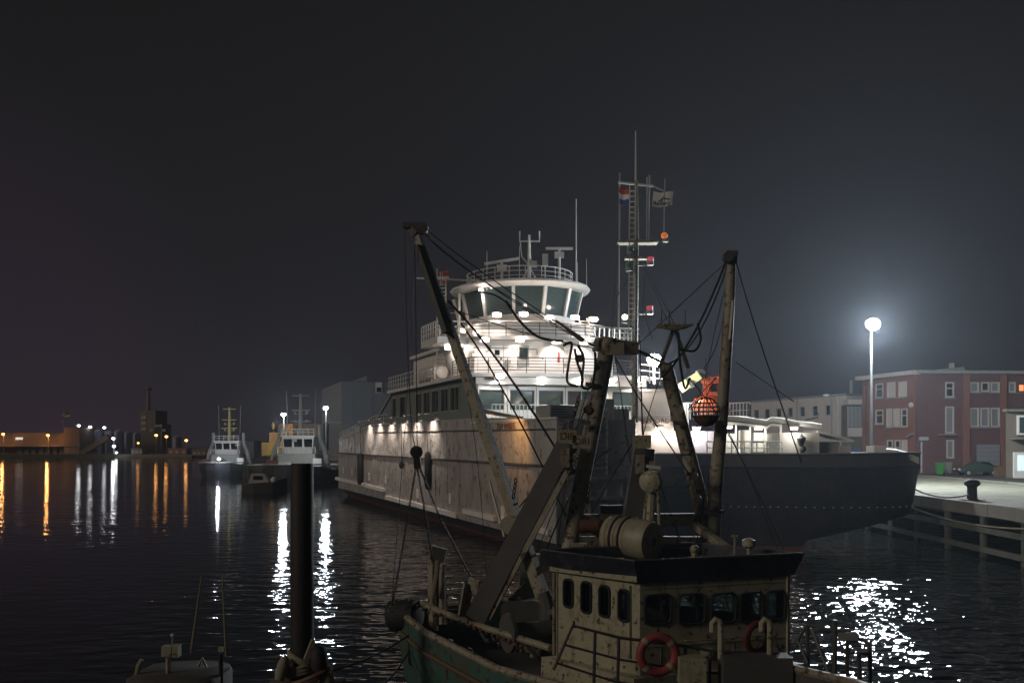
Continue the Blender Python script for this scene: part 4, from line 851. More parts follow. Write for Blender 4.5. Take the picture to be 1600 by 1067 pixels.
# roof fittings
mbx = MB(); mbx.tube([P(1170, 878, 21), P(1170, 858, 21)], .04, 6); mbx.lathe(P(1170, 857, 21), [(.08, 0), (.14, .06), (.14, .18), (.05, .22)], 12); mbx.build('gps_mushroom', 'cabin_cream', cut, True)
mbx = MB(); mbx.tube([P(1148, 880, 21), P(1148, 836, 21)], .022, 6); mbx.tube([P(1143, 838, 21), P(1153, 838, 21)], .03, 6); mbx.build('horn_post', 'gantry', cut)
for x, y, w in ((955, 876, .55), (1036, 880, .22), (1060, 879, .3)): MB().box(P(x, y, 20.8), (w, .35, .09)).build('roof_box', 'white_plain', cut)
mbx = MB(); mbx.tube([P(1085, 882, 21), P(1085, 862, 21)], .07, 8); mbx.ball(P(1085, 858, 21), .1, 8, 6); mbx.build('roof_vent', 'gantry', cut, True)
railing([P(890, 880, 22), P(1100, 880, 22.4)], .35, .018, 2, .9).build('roof_rail', 'gantry_dark', cut)
# deck rail before the wheelhouse
def rp(x, y): return P(x, y, 18.9 + (x - 865) * .0016)
r1 = [(865, 1046), (895, 977), (969, 996), (1071, 1009), (1110, 1016), (1218, 1023)]
dr = MB(); dr.tube([rp(*p) for p in r1], .032, 7); dr.tube([rp(883, 1007), rp(969, 1030), rp(1071, 1046), (rp(1218, 1062))], .024, 6); dr.tube([rp(872, 1036), rp(960, 1064), rp(1071, 1082)], .024, 6)
for x, y in ((930, 987), (967, 996), (1071, 1009), (1110, 1016)): dr.tube([rp(x, y), rp(x - 3, y + 110)], .032, 6)
dr.build('deck_rail', 'rail_dark', cut, True)
for x, y in ((1118, 967), (1195, 967)):
    d0 = 19.0; mbx = MB(); mbx.tube([P(x - 5, y + 20, d0), P(x - 5, y + 6, d0), P(x, y, d0), P(x + 6, y + 3, d0), P(x + 8, y + 12, d0), P(x + 8, y + 62, d0)], .058, 8); mbx.build('gooseneck_vent', 'cabin_cream', cut, True)
MB().box(P(1180, 1052, 18.9), (1.3, .5, .7)).build('locker', 'gantry_dark', cut)
MB().box(P(1080, 1045, 18.9), (.5, .4, .5)).build('deck_box', 'cabin_cream', cut)
# bow rail
bd = 18.3
def q_(x, y, d=0): return P(x, y, bd + d)
br = MB()
br.tube([q_(1246, 1000, .6), q_(1262, 975, .5), q_(1305, 985), q_(1345, 998), q_(1358, 1005, -.1), q_(1360, 1020, -.1), q_(1340, 1020, -.3)], .035, 7)
br.tube([q_(1305, 968), q_(1304, 1090)], .045, 7); br.tube([q_(1324, 990), q_(1324, 1090)], .04, 6); br.tube([q_(1342, 1020, -.3), q_(1345, 1090, -.3)], .045, 6); br.tube([q_(1359, 1010, -.1), q_(1360, 1090, -.1)], .045, 6); br.tube([q_(1262, 975, .5), q_(1262, 1090, .5)], .04, 6)
br.tube([q_(1270, 985, .4), q_(1298, 1060)], .03, 6); br.tube([q_(1246, 1000, .6), q_(1262, 1035, .4)], .03, 6); br.tube([q_(1262, 1045, .5), q_(1300, 1036), q_(1340, 1045), q_(1360, 1045, -.1)], .03, 6)
br.tube([q_(1322, 945), q_(1340, 1010)], .015, 5)
br.build('bow_rail', 'rail_dark', cut, True)
MB().box(q_(1325, 994, -.05), (.36, .02, .14)).build('rail_plate', 'grey_steel', cut)
# working deck aft: rail, posts, winch, screens
mbx = MB(); mbx.tube([P(655, 942, 25.6), P(740, 975, 23.6), P(860, 1012, 21.6)], .08, 8); mbx.build('side_pipe', 'gantry', cut, True)
for x, y0, y1, r in ((677, 868, 985, .13), (691, 880, 975, .10)): MB().tube([P(x, y1, 25.4), P(x - 1, y0 + 20, 25.6), P(x + 1, y0, 25.6)], r, 8).build('gallows_post', 'gantry', cut, True)
MB().bar(P(674, 862, 25.6), P(696, 868, 25.6), .3, .35).build('gallows_head', 'gantry_dark', cut)
MB().tube([P(684, 875, 25.3), P(682, 900, 25.3), P(676, 930, 25.3)], .06, 6).build('rope_hank', 'rope_pale', cut)
mbx = MB(); mbx.bar(P(722, 970, 24.6), P(732, 912, 24.8), .05, .35); mbx.bar(P(760, 968, 24.4), P(748, 918, 24.6), .05, .35); mbx.bar(P(732, 912, 24.8), P(748, 918, 24.6), .05, .35); mbx.build('net_guide', 'gantry', cut)
mbx = railing([P(698, 975, 25.2), P(718, 975, 25.2)], .75, .03, 2, .35); mbx.build('stern_rail', 'gantry_dark', cut)
mbx = MB(); mbx.lathe(P(835, 985, 23.0), [(.45, -.7), (.45, -.62), (.22, -.6), (.22, .6), (.45, .62), (.45, .7)], 16, (.9, .4, 0)); mbx.build('winch_drum', 'gantry_dark', cut, True)
MB().box(P(812, 965, 23.8), (.9, .6, .9)).build('winch_house', 'gantry_dark', cut); MB().bar(P(790, 945, 23.8), P(868, 870, 24), .12, .14).build('tie_beam', 'gantry', cut)
MB().box(P(828, 900, 24.6), (.5, .35, 1.1)).build('control_box', 'side_green', cut)
MB().bar(P(857, 955, 22.8), P(880, 955, 22.6), .12).build('rail_stub', 'gantry_dark', cut)
# liferaft on the roof
lr = thing('liferaft_canister', 'ribbed cream liferaft canister strapped on the cutter wheelhouse roof', 'liferaft', P(985, 872, 22.2))
ax = Vector((.85, -.75, -.08)).normalized(); c0 = P(985, 840, 22.2)
MB().lathe(c0, [(.30, -.62), (.42, -.55), (.44, -.45), (.48, -.4), (.44, -.35), (.44, -.22), (.48, -.17), (.44, -.12), (.44, .02), (.48, .07), (.45, .12), (.46, .45), (.42, .58), (.28, .63)], 24, ax).build('shell', 'raft_cream', lr, True)
for h in (-.28, -.05): MB().lathe(c0 + ax * h, [(.455, -.03), (.465, -.02), (.465, .02), (.455, .03)], 24, ax).build('strap', 'black_rubber', lr, True)
MB().lathe(c0 + ax * .63, [(.09, 0), (.06, .02)], 12, ax).build('end_badge', 'gantry_dark', lr)
for h in (-.4, .4): MB().box(c0 + ax * h - Vector((0, 0, .5)), (.12, .7, .16)).build('cradle', 'gantry_dark', lr)
# lifebuoy on the rail
lb = thing('lifebuoy', 'faded red lifebuoy with pale bands hanging on the cutter deck rail', 'lifebuoy', P(1028, 1055, 18.85))
c0 = P(1028, 1022, 18.95)
ringp = lambda t, rr=.34: c0 + Vector((math.cos(t), .10 * math.cos(t), math.sin(t))) * rr
MB().tube([ringp(2 * math.pi * i / 32) for i in range(32)], .085, 10, closed=True).build('ring', 'red_faded', lb, True)
for k in range(4):
    t0 = R(45 + 90 * k); MB().tube([ringp(t0 + (j - 2) * .06) for j in range(5)], .0895, 10).build('band', 'rope_pale', lb, True)
# trawl beams leaning in the rigging
def beam(label, pts, d, board, txt):
    a, b = pts; t = thing('trawl_beam', label, 'trawl beam', P(*a, d[0]), 'trawl beams hoisted on the cutter')
    mb = MB(); mb.bar(P(*a, d[0]), P(*b, d[1]), .62, .5, .46, .42); mb.build('beam', 'gantry_dark', t)
    dd = (P(*b, d[1]) - P(*a, d[0])).normalized()
    mb = MB(); mb.bar(P(a[0] + 16, a[1], d[0] - .3), P(b[0] + 12, b[1] + 20, d[1] - .28), .10, .12); mb.build('wear_strip', 'gantry', t)
    mb = MB(); mb.lathe(P(b[0] - 6, b[1] + 26, d[1] - .3), [(.11, -.06), (.11, .06)], 12, (0, 1, 0)); mb.bar(P(b[0] - 6, b[1] + 40, d[1] - .3), P(b[0] - 6, b[1] + 10, d[1] - .3), .2, .1); mb.build('block', 'gantry', t)
    if txt:
        for (bxp, byp), s in zip(board, txt):
            o = MB().box(P(bxp, byp, d[1] - .42), (.42, .03, .30)).build('number_board', 'cabin_cream', t); text(s, P(bxp, byp, d[1] - .44), .22, 'rust', t, ext=.002)
    return t
beam('dark trawl beam slanting up beside the left gantry leg with number boards', ((748, 965), (889, 690)), (23.9, 23.2), ((886, 682), (909, 690)), ('DIE', 'ORI'))
beam('dark trawl beam standing upright behind the wheelhouse searchlight', ((985, 872), (1006, 700)), (23.4, 23.4), ((1003, 690),), ('',))
# chain shackles hooked on beams
for a, b in (((905, 560), (885, 690)), ((1002, 640), (993, 700))):
    ch = chain([P(a[0], a[1] + 60, 23.6), P(b[0], b[1], 23.4)], .16, .025); ch.build('lifting_chain', 'gantry_dark', cut)
for (x, y) in ((802, 765), (917, 772)): chain([P(x + 4, y - 18, 23.5), P(x, y + 14, 23.5)], .13, .022).build('tackle_chain', 'gantry_dark', cut)
# block with chain bridle under the left boom
cb = thing('chain_bridle', 'dark pulley block with three chains hanging below the tall slanting boom', 'pulley block', P(652, 760, 24.6))
mb = MB(); mb.lathe(P(651, 706, 24.6), [(.10, -.1), (.155, -.09), (.155, .09), (.10, .1)], 16, (0, 1, 0)); mb.bar(P(651, 712, 24.6), P(653, 732, 24.6), .15, .14, .18, .16); mb.build('block', 'black_rubber', cb, True)
for pts in (((650, 730), (630, 850), (613, 945)), ((652, 730), (664, 800), (676, 880)), ((655, 728), (690, 815), (738, 905))):
    chain([P(x, y, 24.6 + i * .2) for i, (x, y) in enumerate(pts)], .085, .013).build('chain', 'wire', cb)
chain([P(655, 730, 24.5), P(664, 748, 24.5)], .085, .015).build('chain', 'wire', cb)
# cod-end roller at the stern
rd_ = thing('bobbin_roller', 'black rubber bobbin roller at the stern corner of the fishing cutter', 'roller', P(640, 985, 25.6))
mb = MB(); mb.lathe(P(632, 960, 25.6), [(.18, -.42), (.38, -.38), (.42, -.2), (.40, 0), (.42, .2), (.38, .38), (.18, .42)], 18, (.9, -.35, .1)); mb.build('rubber_roll', 'black_rubber', rd_, True)
for i in range(9):
    t = R(20 + i * 18); MB().ball(P(632 + 26 * math.cos(t), 960 - 24 * math.sin(t), 25.25), .022, 6, 4).build('stud', 'grey_steel', rd_)
nt_ = thing('heap_of_net', 'dark fishing net heaped over the stern bulwark of the cutter', 'fishing net', P(655, 1020, 25.0))
mb = MB()
for i in range(16):
    x = 640 + random.random() * 40; mb.tube([P(x, 985 + random.random() * 12, 25.0), P(x - 3 + random.random() * 6, 1005, 24.75), P(x - 4 + random.random() * 8, 1022 + random.random() * 18, 24.7)], .05 + random.random() * .03, 5)
mb.build('net_fold', 'rail_dark', nt_, True)
# basket hanging from the right boom
bk = thing('wire_basket', 'round rusty wire basket hanging before the orange rescue boat', 'basket', P(1103, 665, 23.9))
c0 = P(1103, 643, 23.9)
mb = MB()
for k in range(8):
    t = math.pi * k / 8; mb.tube([c0 + Vector((math.cos(t) * math.sin(a), math.sin(t) * math.sin(a), math.cos(a) * 1.05)) * .33 for a in (2 * math.pi * j / 20 for j in range(20))], .011, 5, closed=True)
for h in (-.6, -.3, 0, .3, .6): 
    rr_ = math.sqrt(1 - h * h); mb.tube([c0 + Vector((math.cos(a) * rr_, math.sin(a) * rr_, h * 1.05)) * .33 for a in (2 * math.pi * j / 18 for j in range(18))], .011, 5, closed=True)
mb.build('cage', 'gantry_dark', bk)
MB().lathe(c0 - Vector((0, 0, .36)), [(.02, 0), (.16, .03), (.26, .12), (.31, .26), (.28, .27), (.24, .14), (.1, .06)], 16).build('bowl', 'rust', bk, True)
MB().tube([c0 + Vector((0, 0, .34)), P(1117, 590, 24.1)], .012, 5).build('sling', 'wire', bk)

# ------------------------------------------------------------------ mooring pile, fender bundle, small boat
pl_ = tag(MB().lathe(P(472, 1040, 22) * 1.0 - Vector((0, 0, 4)), [(.26, 0), (.255, 5.2), (.25, P(472, 724, 22).z - P(472, 1040, 22).z + 4 - .04), (.22, P(472, 724, 22).z - P(472, 1040, 22).z + 4)], 28).build('mooring_pile', 'pile_black', None, True), 'tall dark round mooring pile rising from the water by the quay', 'pile')
fb = thing('rope_bundle', 'heap of worn fenders and mooring rope lashed round the foot of the pile', 'rope bundle', P(478, 1066, 21.6))
def coil(cx, cy, d, rad, r, turns, tilt):
    return [P(cx, cy, d) + Vector((rad * math.cos(a), rad * math.sin(a), .07 * a / 6.28 + tilt * math.cos(a) * rad)) for a in (2 * math.pi * j / 16 for j in range(16 * turns))]
for cx, cy, d, rad, r, tn, ti, mn in ((470, 1052, 22, .36, .05, 3, .2, 'rope_pale'), (475, 1035, 22, .33, .045, 2, -.5, 'rope_pale'), (488, 1062, 21.7, .40, .06, 2, .4, 'wood_brown')):
    MB().tube(coil(cx, cy, d, rad, r, tn, ti), r, 6).build('rope_coil', mn, fb, True)
for a, b, r in (((497, 1012), (500, 1048), .19), ((445, 1030), (436, 1062), .13), ((508, 1050), (512, 1075), .17)):
    p0, p1 = P(*a, 21.6), P(*b, 21.5); L = (p1 - p0).length
    MB().lathe(p0, [(r * .3, -.06), (r * .8, 0), (r, .12), (r, L - .12), (r * .7, L)], 12, p1 - p0).build('fender_body', 'pile_black' if r > .18 else 'rope_pale', fb, True)
MB().bar(P(478, 1030, 21.55), P(490, 1000, 21.6), .16, .10).build('wood_wedge', 'rope_pale', fb)
MB().box(P(475, 1078, 21.5), (1.6, 1.2, .25)).build('float', 'wood_brown', fb)
for i, (a, b) in enumerate((((505, 1050), (648, 985)), ((590, 1075), (645, 1005)))):
    tag(MB().tube(sag(P(*a, 21.8), P(*b, 25), .15), .022, 5).build('mooring_line', 'wire'), ('thin mooring line from the rope bundle up to the cutter stern', 'thin mooring line rising from the bottom edge to the cutter stern')[i], 'rope')
sb = thing('motor_launch', 'small dark motor launch with searchlight and whip aerials at the bottom corner', 'boat', (-5.8, 16.6, 0))
def L_(x, y, d=16.6): return P(x, y, d)
rg2 = []
for x, k in ((206, .55), (215, .85), (240, 1.0), (280, 1.05), (320, 1.0), (338, .85), (346, .6)):
    zt_ = L_(x, 1060 - 9 * k).z; c = L_(x, 1060); rg2.append([Vector((c.x, c.y - .6 * k, .6)), Vector((c.x, c.y - .6 * k, zt_ - .12)), Vector((c.x, c.y - .4 * k, zt_)), Vector((c.x, c.y + .9 * k, zt_)), Vector((c.x, c.y + 1.1 * k, zt_ - .12)), Vector((c.x, c.y + 1.1 * k, .6))])
MB().loft(rg2, caps=True).build('cabin_top', 'gantry_dark', sb, True)
hl = []
for a, w in ((-3.2, .9), (-2, 1.15), (0, 1.25), (1.8, 1.0), (2.8, .5), (3.3, .05)):
    hl.append([Vector((-5.75 - w, 16.8 + a, 1.25 + .05 * a)), Vector((-5.75 - w * .85, 16.8 + a, .2)), Vector((-5.75, 16.8 + a, -.4)), Vector((-5.75 + w * .85, 16.8 + a, .2)), Vector((-5.75 + w, 16.8 + a, 1.25 + .05 * a))])
MB().loft(hl, closed=True, caps=True).build('boat_hull', 'visor_navy', sb, True)
mb = MB(); mb.box(L_(262, 1016), (.16, .16, .17)); mb.box(L_(276, 1016), (.10, .18, .19)); o = mb.build('searchlight', 'cabin_cream', sb); MB().tube([L_(263, 1026), L_(263, 1056)], .045, 8).build('stand', 'gantry', o); MB().tube([L_(269, 1008), L_(269, 994)], .012, 5).build('stalk', 'gantry', o); MB().ball(L_(269, 992), .03, 8, 6).build('cap', 'white_plain', o)
MB().tube([L_(298, 1020), L_(315, 900)], [.02, .012], 6).build('whip_aerial', 'gantry', sb); MB().tube([L_(353, 1025), L_(347, 896)], [.018, .01], 6).build('whip_aerial', 'gantry', sb)
MB().tube([L_(345, 1075), L_(345, 1020)], .04, 8).build('light_staff', 'pile_black', sb); MB().box(L_(345, 1014), (.07, .07, .07)).build('stern_light', 'cabin_cream', sb)
MB().tube([L_(212, 1062), L_(216, 1040), L_(222, 1030)], .04, 6).build('grab_rail', 'gantry', sb); MB().tube([L_(310, 1040), L_(316, 1028), L_(322, 1042)], .03, 6).build('cleat', 'gantry', sb)

# ------------------------------------------------------------------ buildings on the quay
def win_px(x0, x1, y0, y1, A, Bq): return sw(x0, x1, y0, y1, A, Bq)
bA, bB, bC = P(1350, 690, 121), P(1430, 690, 110), P(1430, 690, 110) + Vector((30, 3.0, 0))
bB0 = P(1508, 690, 112)
br_ = thing('brick_building', 'three-storey red brick building with pale shuttered windows behind the quay', 'building', (50, 115, QZ))
ztop = 14.0
LW = [win_px(*k, bA, bB) for k in ((1371, 1383, 599, 622), (1389, 1402, 597, 621), (1407, 1420, 596, 620), (1371, 1383, 640, 663), (1388, 1397, 638, 668), (1399, 1409, 638, 667), (1411, 1421, 638, 667), (1389, 1398, 687, 718), (1401, 1410, 687, 718), (1412, 1421, 687, 718))]
def cols(ws):       # merge openings into columns for the wall builder
    out = []; ws = sorted(ws)
    return ws
RW = [win_px(*k, bB, bC) for k in ((1475, 1489, 597, 621), (1475, 1489, 635, 677), (1477, 1489, 687, 716), (1514, 1528, 597, 613), (1531, 1544, 597, 612), (1546, 1560, 597, 613), (1514, 1528, 637, 667), (1530, 1544, 637, 667), (1546, 1560, 637, 667), (1574, 1585, 597, 613), (1588, 1600, 599, 613))]
MB().prism([bA + Vector((0, 0, QZ - EYE)), bB + Vector((0, 0, QZ - EYE)), bC + Vector((0, 0, QZ - EYE)), bC + Vector((4, 14, QZ - EYE)), bA + Vector((6, 12, QZ - EYE))], [k + Vector((0, 0, ztop - EYE)) for k in (bA, bB, bC, bC + Vector((4, 14, 0)), bA + Vector((6, 12, 0)))]).build('wall', 'brick_red', br_)
# outer skin of the front is the same brick coloured darker for its shade, laid in front of the core
def skin(p0, p1, z0, z1, wins, m, k=.22):
    d = (Vector(p1[:2]) - Vector(p0[:2])).normalized(); n = Vector((d.y, -d.x)); a = Vector(p0[:2]) + n * k; b = Vector(p1[:2]) + n * k
    groups = {}
    # openings may sit in different columns per storey: lay the wall storey by storey
    rows = sorted({(0 if w[3] < 7.5 else (1 if w[3] < 11 else 2)) for w in wins}) if wins else []
    bands = [(z0, 7.35), (7.35, 10.9), (10.9, z1)]
    for i, (za, zb) in enumerate(bands):
        ws = [w for w in wins if za <= (w[2] + w[3]) / 2 < zb]
        wall(a, b, za, zb, k - .01, [(w[0], w[1], max(w[2], za), min(w[3], zb - .01)) for w in ws]).build('facing', m, br_)
    return a, b
LW2 = [(w[0], w[1], max(w[2], QZ + .05), w[3]) for w in LW]; RW2 = [(w[0], w[1], max(w[2], QZ + .05), w[3]) for w in RW]
# clip openings to their storey
def clip(ws):
    out = []
    for w in ws:
        for za, zb in ((QZ, 7.35), (7.35, 10.9), (10.9, 14)):
            if za <= (w[2] + w[3]) / 2 < zb: out.append((w[0], w[1], max(w[2], za + .02), min(w[3], zb - .02)))
    return out
LW2, RW2 = clip(LW2), clip(RW2)
sa, sb_ = skin(bA, bB, QZ, ztop, LW2, 'brick_red'); sc_, sd = skin(bB, bC, QZ, ztop, RW2, 'brick_shaded')
for i, w in enumerate(LW2): window(br_, sa, sb_, w, 'render_pale', 'render_pale' if i in (1, 2, 4, 5, 9) else 'glass_dark', .16, .06, .05, rows=(.62,), sill=w[2] > 5)
for i, w in enumerate(RW2): window(br_, sc_, sd, w, 'render_pale' if i != 10 else 'rust', 'lit_window' if i == 10 else ('glass_dark' if i in (0, 4) else 'hall_grey'), .16, .05, .05, rows=(.6,) if i in (0,) else (), sill=w[2] > 5)
for x in (1509, 1567): 
    p = hitP(x, 690, sc_, sd); MB().box((p.x, p.y - .1, (QZ + ztop) / 2), (.7, .3, ztop - QZ - .1)).build('pilaster', 'brick_red', br_)
g0, g1 = hit(1516, sc_, sd), hit(1561, sc_, sd); pa = hitP(1538, 705, sc_, sd)
MB().box((pa.x, pa.y - .04, QZ + 1.6), (g1 - g0, .10, 3.2)).build('garage_door', 'hall_grey', br_)
for i in range(6): MB().box((pa.x, pa.y - .10, QZ + .35 + i * .5), (g1 - g0 - .1, .03, .03)).build('door_groove', 'concrete_dark', br_)
dn = Vector((bB.x, bB.y)); 
MB().bar(Vector((bA.x - .8, bA.y - .3, ztop + .15)), Vector((bB.x, bB.y - .35, ztop + .15)), .9, .45).build('eaves', 'render_pale', br_)
MB().bar(Vector((bB.x + .1, bB.y - .3, ztop + .2)), Vector((bC.x, bC.y - .3, ztop + .2)), .8, .35).build('eaves', 'grey_steel', br_)
MB().prism([Vector((bB.x + 2, bB.y - .2, ztop + .4)), Vector((bB0.x, bB0.y - .2, ztop + .4)), Vector((bB0.x, bB0.y + 5, ztop + .4)), Vector((bB.x + 2, bB.y + 5, ztop + .4))], [Vector((bB.x + 3, bB.y + 1, ztop + .5)), Vector((bB0.x, bB0.y + .2, ztop + .95)), Vector((bB0.x, bB0.y + 4, ztop + .95)), Vector((bB.x + 3, bB.y + 4, ztop + .5))]).build('roof', 'grey_steel', br_)
MB().box(P(1487, 574, 113), (.45, .45, 1.0)).build('chimney', 'grey_steel', br_)
MB().box(hitP(1477, 679, sc_, sd) - Vector((0, .3, 0)), (1.8, .7, .15)).build('canopy', 'concrete', br_)
MB().lathe(hitP(1423, 633, sa, sb_) - Vector((0, .2, 0)), [(.32, 0), (.25, .2), (.05, .3)], 12, (-.5, -.8, 0)).build('alarm_box', 'render_pale', br_, True)
MB().bar(hitP(1417, 682, sa, sb_) - Vector((.1, .4, 0)), hitP(1424, 678, sa, sb_) - Vector((.2, .9, 0)), .25, .15).build('wall_lamp', 'grey_steel', br_)
MB().tube([hitP(1354, 600, sa, sb_) - Vector((.1, .1, 0)), hitP(1354, 720, sa, sb_) - Vector((.1, .1, 0))], .1, 6).build('downpipe', 'rust', br_)
# pale low office
oA, oB = P(1174, 690, 149), P(1322, 690, 125)
of = thing('pale_office', 'long pale rendered building with a row of small square windows', 'building', (39, 137, QZ))
OW = [win_px(x - 4, x + 4, 637, 653, oA, oB) for x in (1182, 1199, 1217, 1235, 1254, 1274, 1294)]
zc = 9.9
OW = [(w[0], w[1], zc, zc + 1.35) for w in OW]
wall(oA, oB, QZ, 12.3, .3, OW).build('wall', 'render_pale', of)
for w in OW: window(of, oA, oB, w, 'grey_steel', 'glass_dark', .10, .04, .12)
wall(oB, oB + Vector((8, 6, 0)), QZ, 12.3, .3).build('wall', 'render_pale', of); 
MB().prism([oA + Vector((0, 0, 12.3 - EYE)), oB + Vector((0, -.1, 12.3 - EYE)), oB + Vector((8, 6, 12.3 - EYE)), oA + Vector((8, 6, 12.3 - EYE))], [k + Vector((0, 0, 12.6 - EYE)) for k in (oA, oB + Vector((0, -.1, 0)), oB + Vector((8, 6, 0)), oA + Vector((8, 6, 0)))]).build('roof', 'hall_grey', of)
for x in (1246, 1300): 
    p = hitP(x, 660, oA, oB); MB().tube([Vector((p.x - .1, p.y - .1, QZ)), Vector((p.x - .1, p.y - .1, 12.2))], .09, 6).build('downpipe', 'grey_steel', of)
MB().box(P(1330, 606, 130), (.3, .3, 2.0)).build('flue', 'grey_steel', of)
# glass stair annex between them
an = thing('glass_annex', 'narrow annex with tall window panels above a blue door', 'building', (43, 122, QZ))
nA, nB = P(1323, 690, 122.6), P(1352, 690, 121.5)
def zb_(y): return zat(y, 122)
MB().box(((nA.x + nB.x) / 2, 123.6, (QZ + zb_(632)) / 2), (nB.x - nA.x, 2, zb_(632) - QZ)).build('core', 'concrete_dark', an)
MB().box(((nA.x + nB.x) / 2, 122.4, zb_(628)), (nB.x - nA.x + .4, 1.6, .6)).build('lintel', 'render_pale', an)
for i in range(4):
    w = (nB.x - nA.x) / 4; MB().box((nA.x + w * (i + .5), 122.2, (zb_(635) + zb_(667)) / 2), (w - .14, .12, zb_(635) - zb_(667))).build('glass_panel', 'hall_grey', an)
for i in range(5):
    w = (nB.x - nA.x) / 4; MB().box((nA.x + w * i, 122.15, (zb_(635) + zb_(667)) / 2), (.12, .22, zb_(635) - zb_(667))).build('mullion', 'grey_steel', an)
MB().box(((nA.x + nB.x) / 2, 122.2, zb_(675)), (nB.x - nA.x, .3, zb_(668) - zb_(682))).build('spandrel', 'render_pale', an)
o = MB().box((nA.x + 1.2, 122.3, QZ + 1.35), (1.8, .2, 2.7)).build('door', 'blue_door', an); MB().box((nA.x + 1.2, 122.18, QZ + 1.9), (.9, .06, .8)).build('pane', 'glass_teal', o)
# kiosk at the right edge
ki = thing('beige_kiosk', 'beige flat-roofed house with a white glazed door at the right edge', 'building', (54, 98, QZ))
kA, kB = P(1574, 690, 96), P(1574, 690, 96) + Vector((9, .6, 0))
kw = [(1.05, 2.9, zat(655, 96) - 2.6, zat(655, 96) - .1 + .0)]
MB().prism([kA + Vector((0, .3, QZ - EYE)), kB + Vector((0, .3, QZ - EYE)), kB + Vector((0, 6, QZ - EYE)), kA + Vector((3.3, 6, QZ - EYE))], [k + Vector((0, 0, zat(642, 96) - EYE)) for k in (kA + Vector((0, .3, 0)), kB + Vector((0, .3, 0)), kB + Vector((0, 6, 0)), kA + Vector((3.3, 6, 0)))]).build('wall', 'kiosk_beige', ki)
MB().box(((kA.x + kB.x) / 2, kA.y + .2, zat(641, 96)), (9.3, .9, .25)).build('roof_edge', 'concrete', ki)
o = MB().box((kA.x + 1.7, kA.y + .2, zat(664, 96)), (1.3, .25, 1.9)).build('window', 'white_plain', ki); MB().box((kA.x + 1.7, kA.y + .05, zat(664, 96)), (1.0, .1, 1.5)).build('pane', 'glass_teal', o)
o = MB().box((kA.x + 1.3, kA.y + .15, QZ + 1.25), (1.25, .3, 2.5)).build('door', 'white_plain', ki); MB().box((kA.x + 1.3, kA.y - .02, QZ + 1.45), (.6, .06, 1.5)).build('pane', 'lit_pale', o)
MB().box((kA.x + 1.6, kA.y - .1, zat(685, 96)), (2.3, 1.0, .15)).build('canopy', 'concrete', ki)

# ------------------------------------------------------------------ street things on the quay
def light_mast(label, x, y, ypx, gz, power, r, lens='lens_cool', col=(.86, .94, 1.0), name='light_mast', grp=None, head=.5):
    top = P(x, ypx, y); t = thing(name, label, 'lamp post', (top.x, y, gz), grp)
    MB().tube([Vector((top.x, y + .25, gz)), Vector((top.x, y + .25, top.z - .2))], [.17, .09], 10).build('pole', 'rail_dark', t, True)
    hd = MB(); hd.box(top + Vector((0, .25, .15)), (head * 1.8, .35, .35)); hd.tube([top + Vector((0, .25, -.2)), top + Vector((0, .25, .0))], .12, 8); hd.build('head', 'grey_steel', t)
    for dx, dz in (((0, 0),) if r > .7 else ((-.25, 0), (.25, .05), (0, -.2))):
        MB().ball(top + Vector((dx * r * 1.5, -.15, dz * r * 1.35)), r * (.62 if r > .7 else .40), 18, 12, (1.1, .6, .9)).build('lens', lens, t, True)
    lamp(top + Vector((0, -.75, -.25)), power, col, r * 1.1, t)
    return t
light_mast('tall mast with a dazzling floodlight beside the red brick building', 1363, 80, 507, QZ, 32000, .85)
light_mast('short lamp post with a bright light behind the tugs', 443, 176, 648, 2.5, 3000, .5, grp='lamp posts behind the tugs')
light_mast('lamp post with a bright light before the big grey hall', 509, 158.5, 638, 2.5, 3000, .40, grp='lamp posts behind the tugs') if False else light_mast('lamp post with a bright light before the big grey hall', 509, 178, 638, 2.5, 3000, .5, grp='lamp posts behind the tugs')
yl = thing('yellow_lamp', 'dim yellow lamp on a thin post beside the orange stacks', 'lamp post', P(427, 712, 185))
MB().tube([P(428, 715, 185), P(428, 672, 185)], .1, 6).build('pole', 'rust', yl); MB().lathe(P(427, 671, 185), [(.15, 0), (.32, .4), (.32, 1.0), (.12, 1.4)], 10).build('globe', 'yellow', yl, True)
sl = thing('curved_lamp', 'small curved street lamp before the pale office', 'street lamp', P(1309, 720, 112))
MB().tube([P(1309, 735, 112), P(1309, 622, 112), P(1306, 617, 112), P(1295, 617, 112)], .07, 6).build('pole', 'grey_steel', sl, True); MB().ball(P(1291, 617.5, 112), .3, 10, 6, (1.3, .8, .5)).build('head', 'white_plain', sl, True)
sg = thing('sign_post', 'dim flat-topped post standing by the ship bow', 'post', P(1440, 738, 100))
MB().tube([P(1440, 738, 100), P(1440, 690, 100)], .10, 8).build('pole', 'hall_grey', sg); MB().box(P(1443, 685, 100), (.9, .3, .35)).build('head', 'hall_grey', sg)
# bollard and its line
bo = P(1492, 768, 61.0); bz = QZ
bl = thing('bollard', 'black mushroom-headed bollard on the edge of the quay', 'bollard', (QX + 1.0, 59.5, QZ))
bc = Vector((QX + 1.0, 59.5, QZ - .01))
MB().lathe(bc, [(.42, 0), (.42, .06), (.30, .12), (.27, .75), (.30, .85), (.46, .95), (.46, 1.05), (.36, 1.2), (.12, 1.28)], 18).build('post', 'black_rubber', bl, True)
MB().box(bc + Vector((0, 0, .03)), (1.1, 1.1, .05)).build('base_plate', 'rust', bl)
tag(MB().tube(sag(bc + Vector((-.25, -.1, .35)), ring(23.0)[2] + Vector((.2, .4, .6)), .35), .05, 6).build('hawser', 'rope_pale'), 'pale mooring hawser running from the quay bollard to the ship bow', 'rope')
tag(MB().tube(sag((QX - .1, 66, 2.2), (QX - .1, 48, 2.35), .5, 14), .05, 6).build('slack_rope', 'rope_pale'), 'slack rope draped along the face of the quay', 'rope')
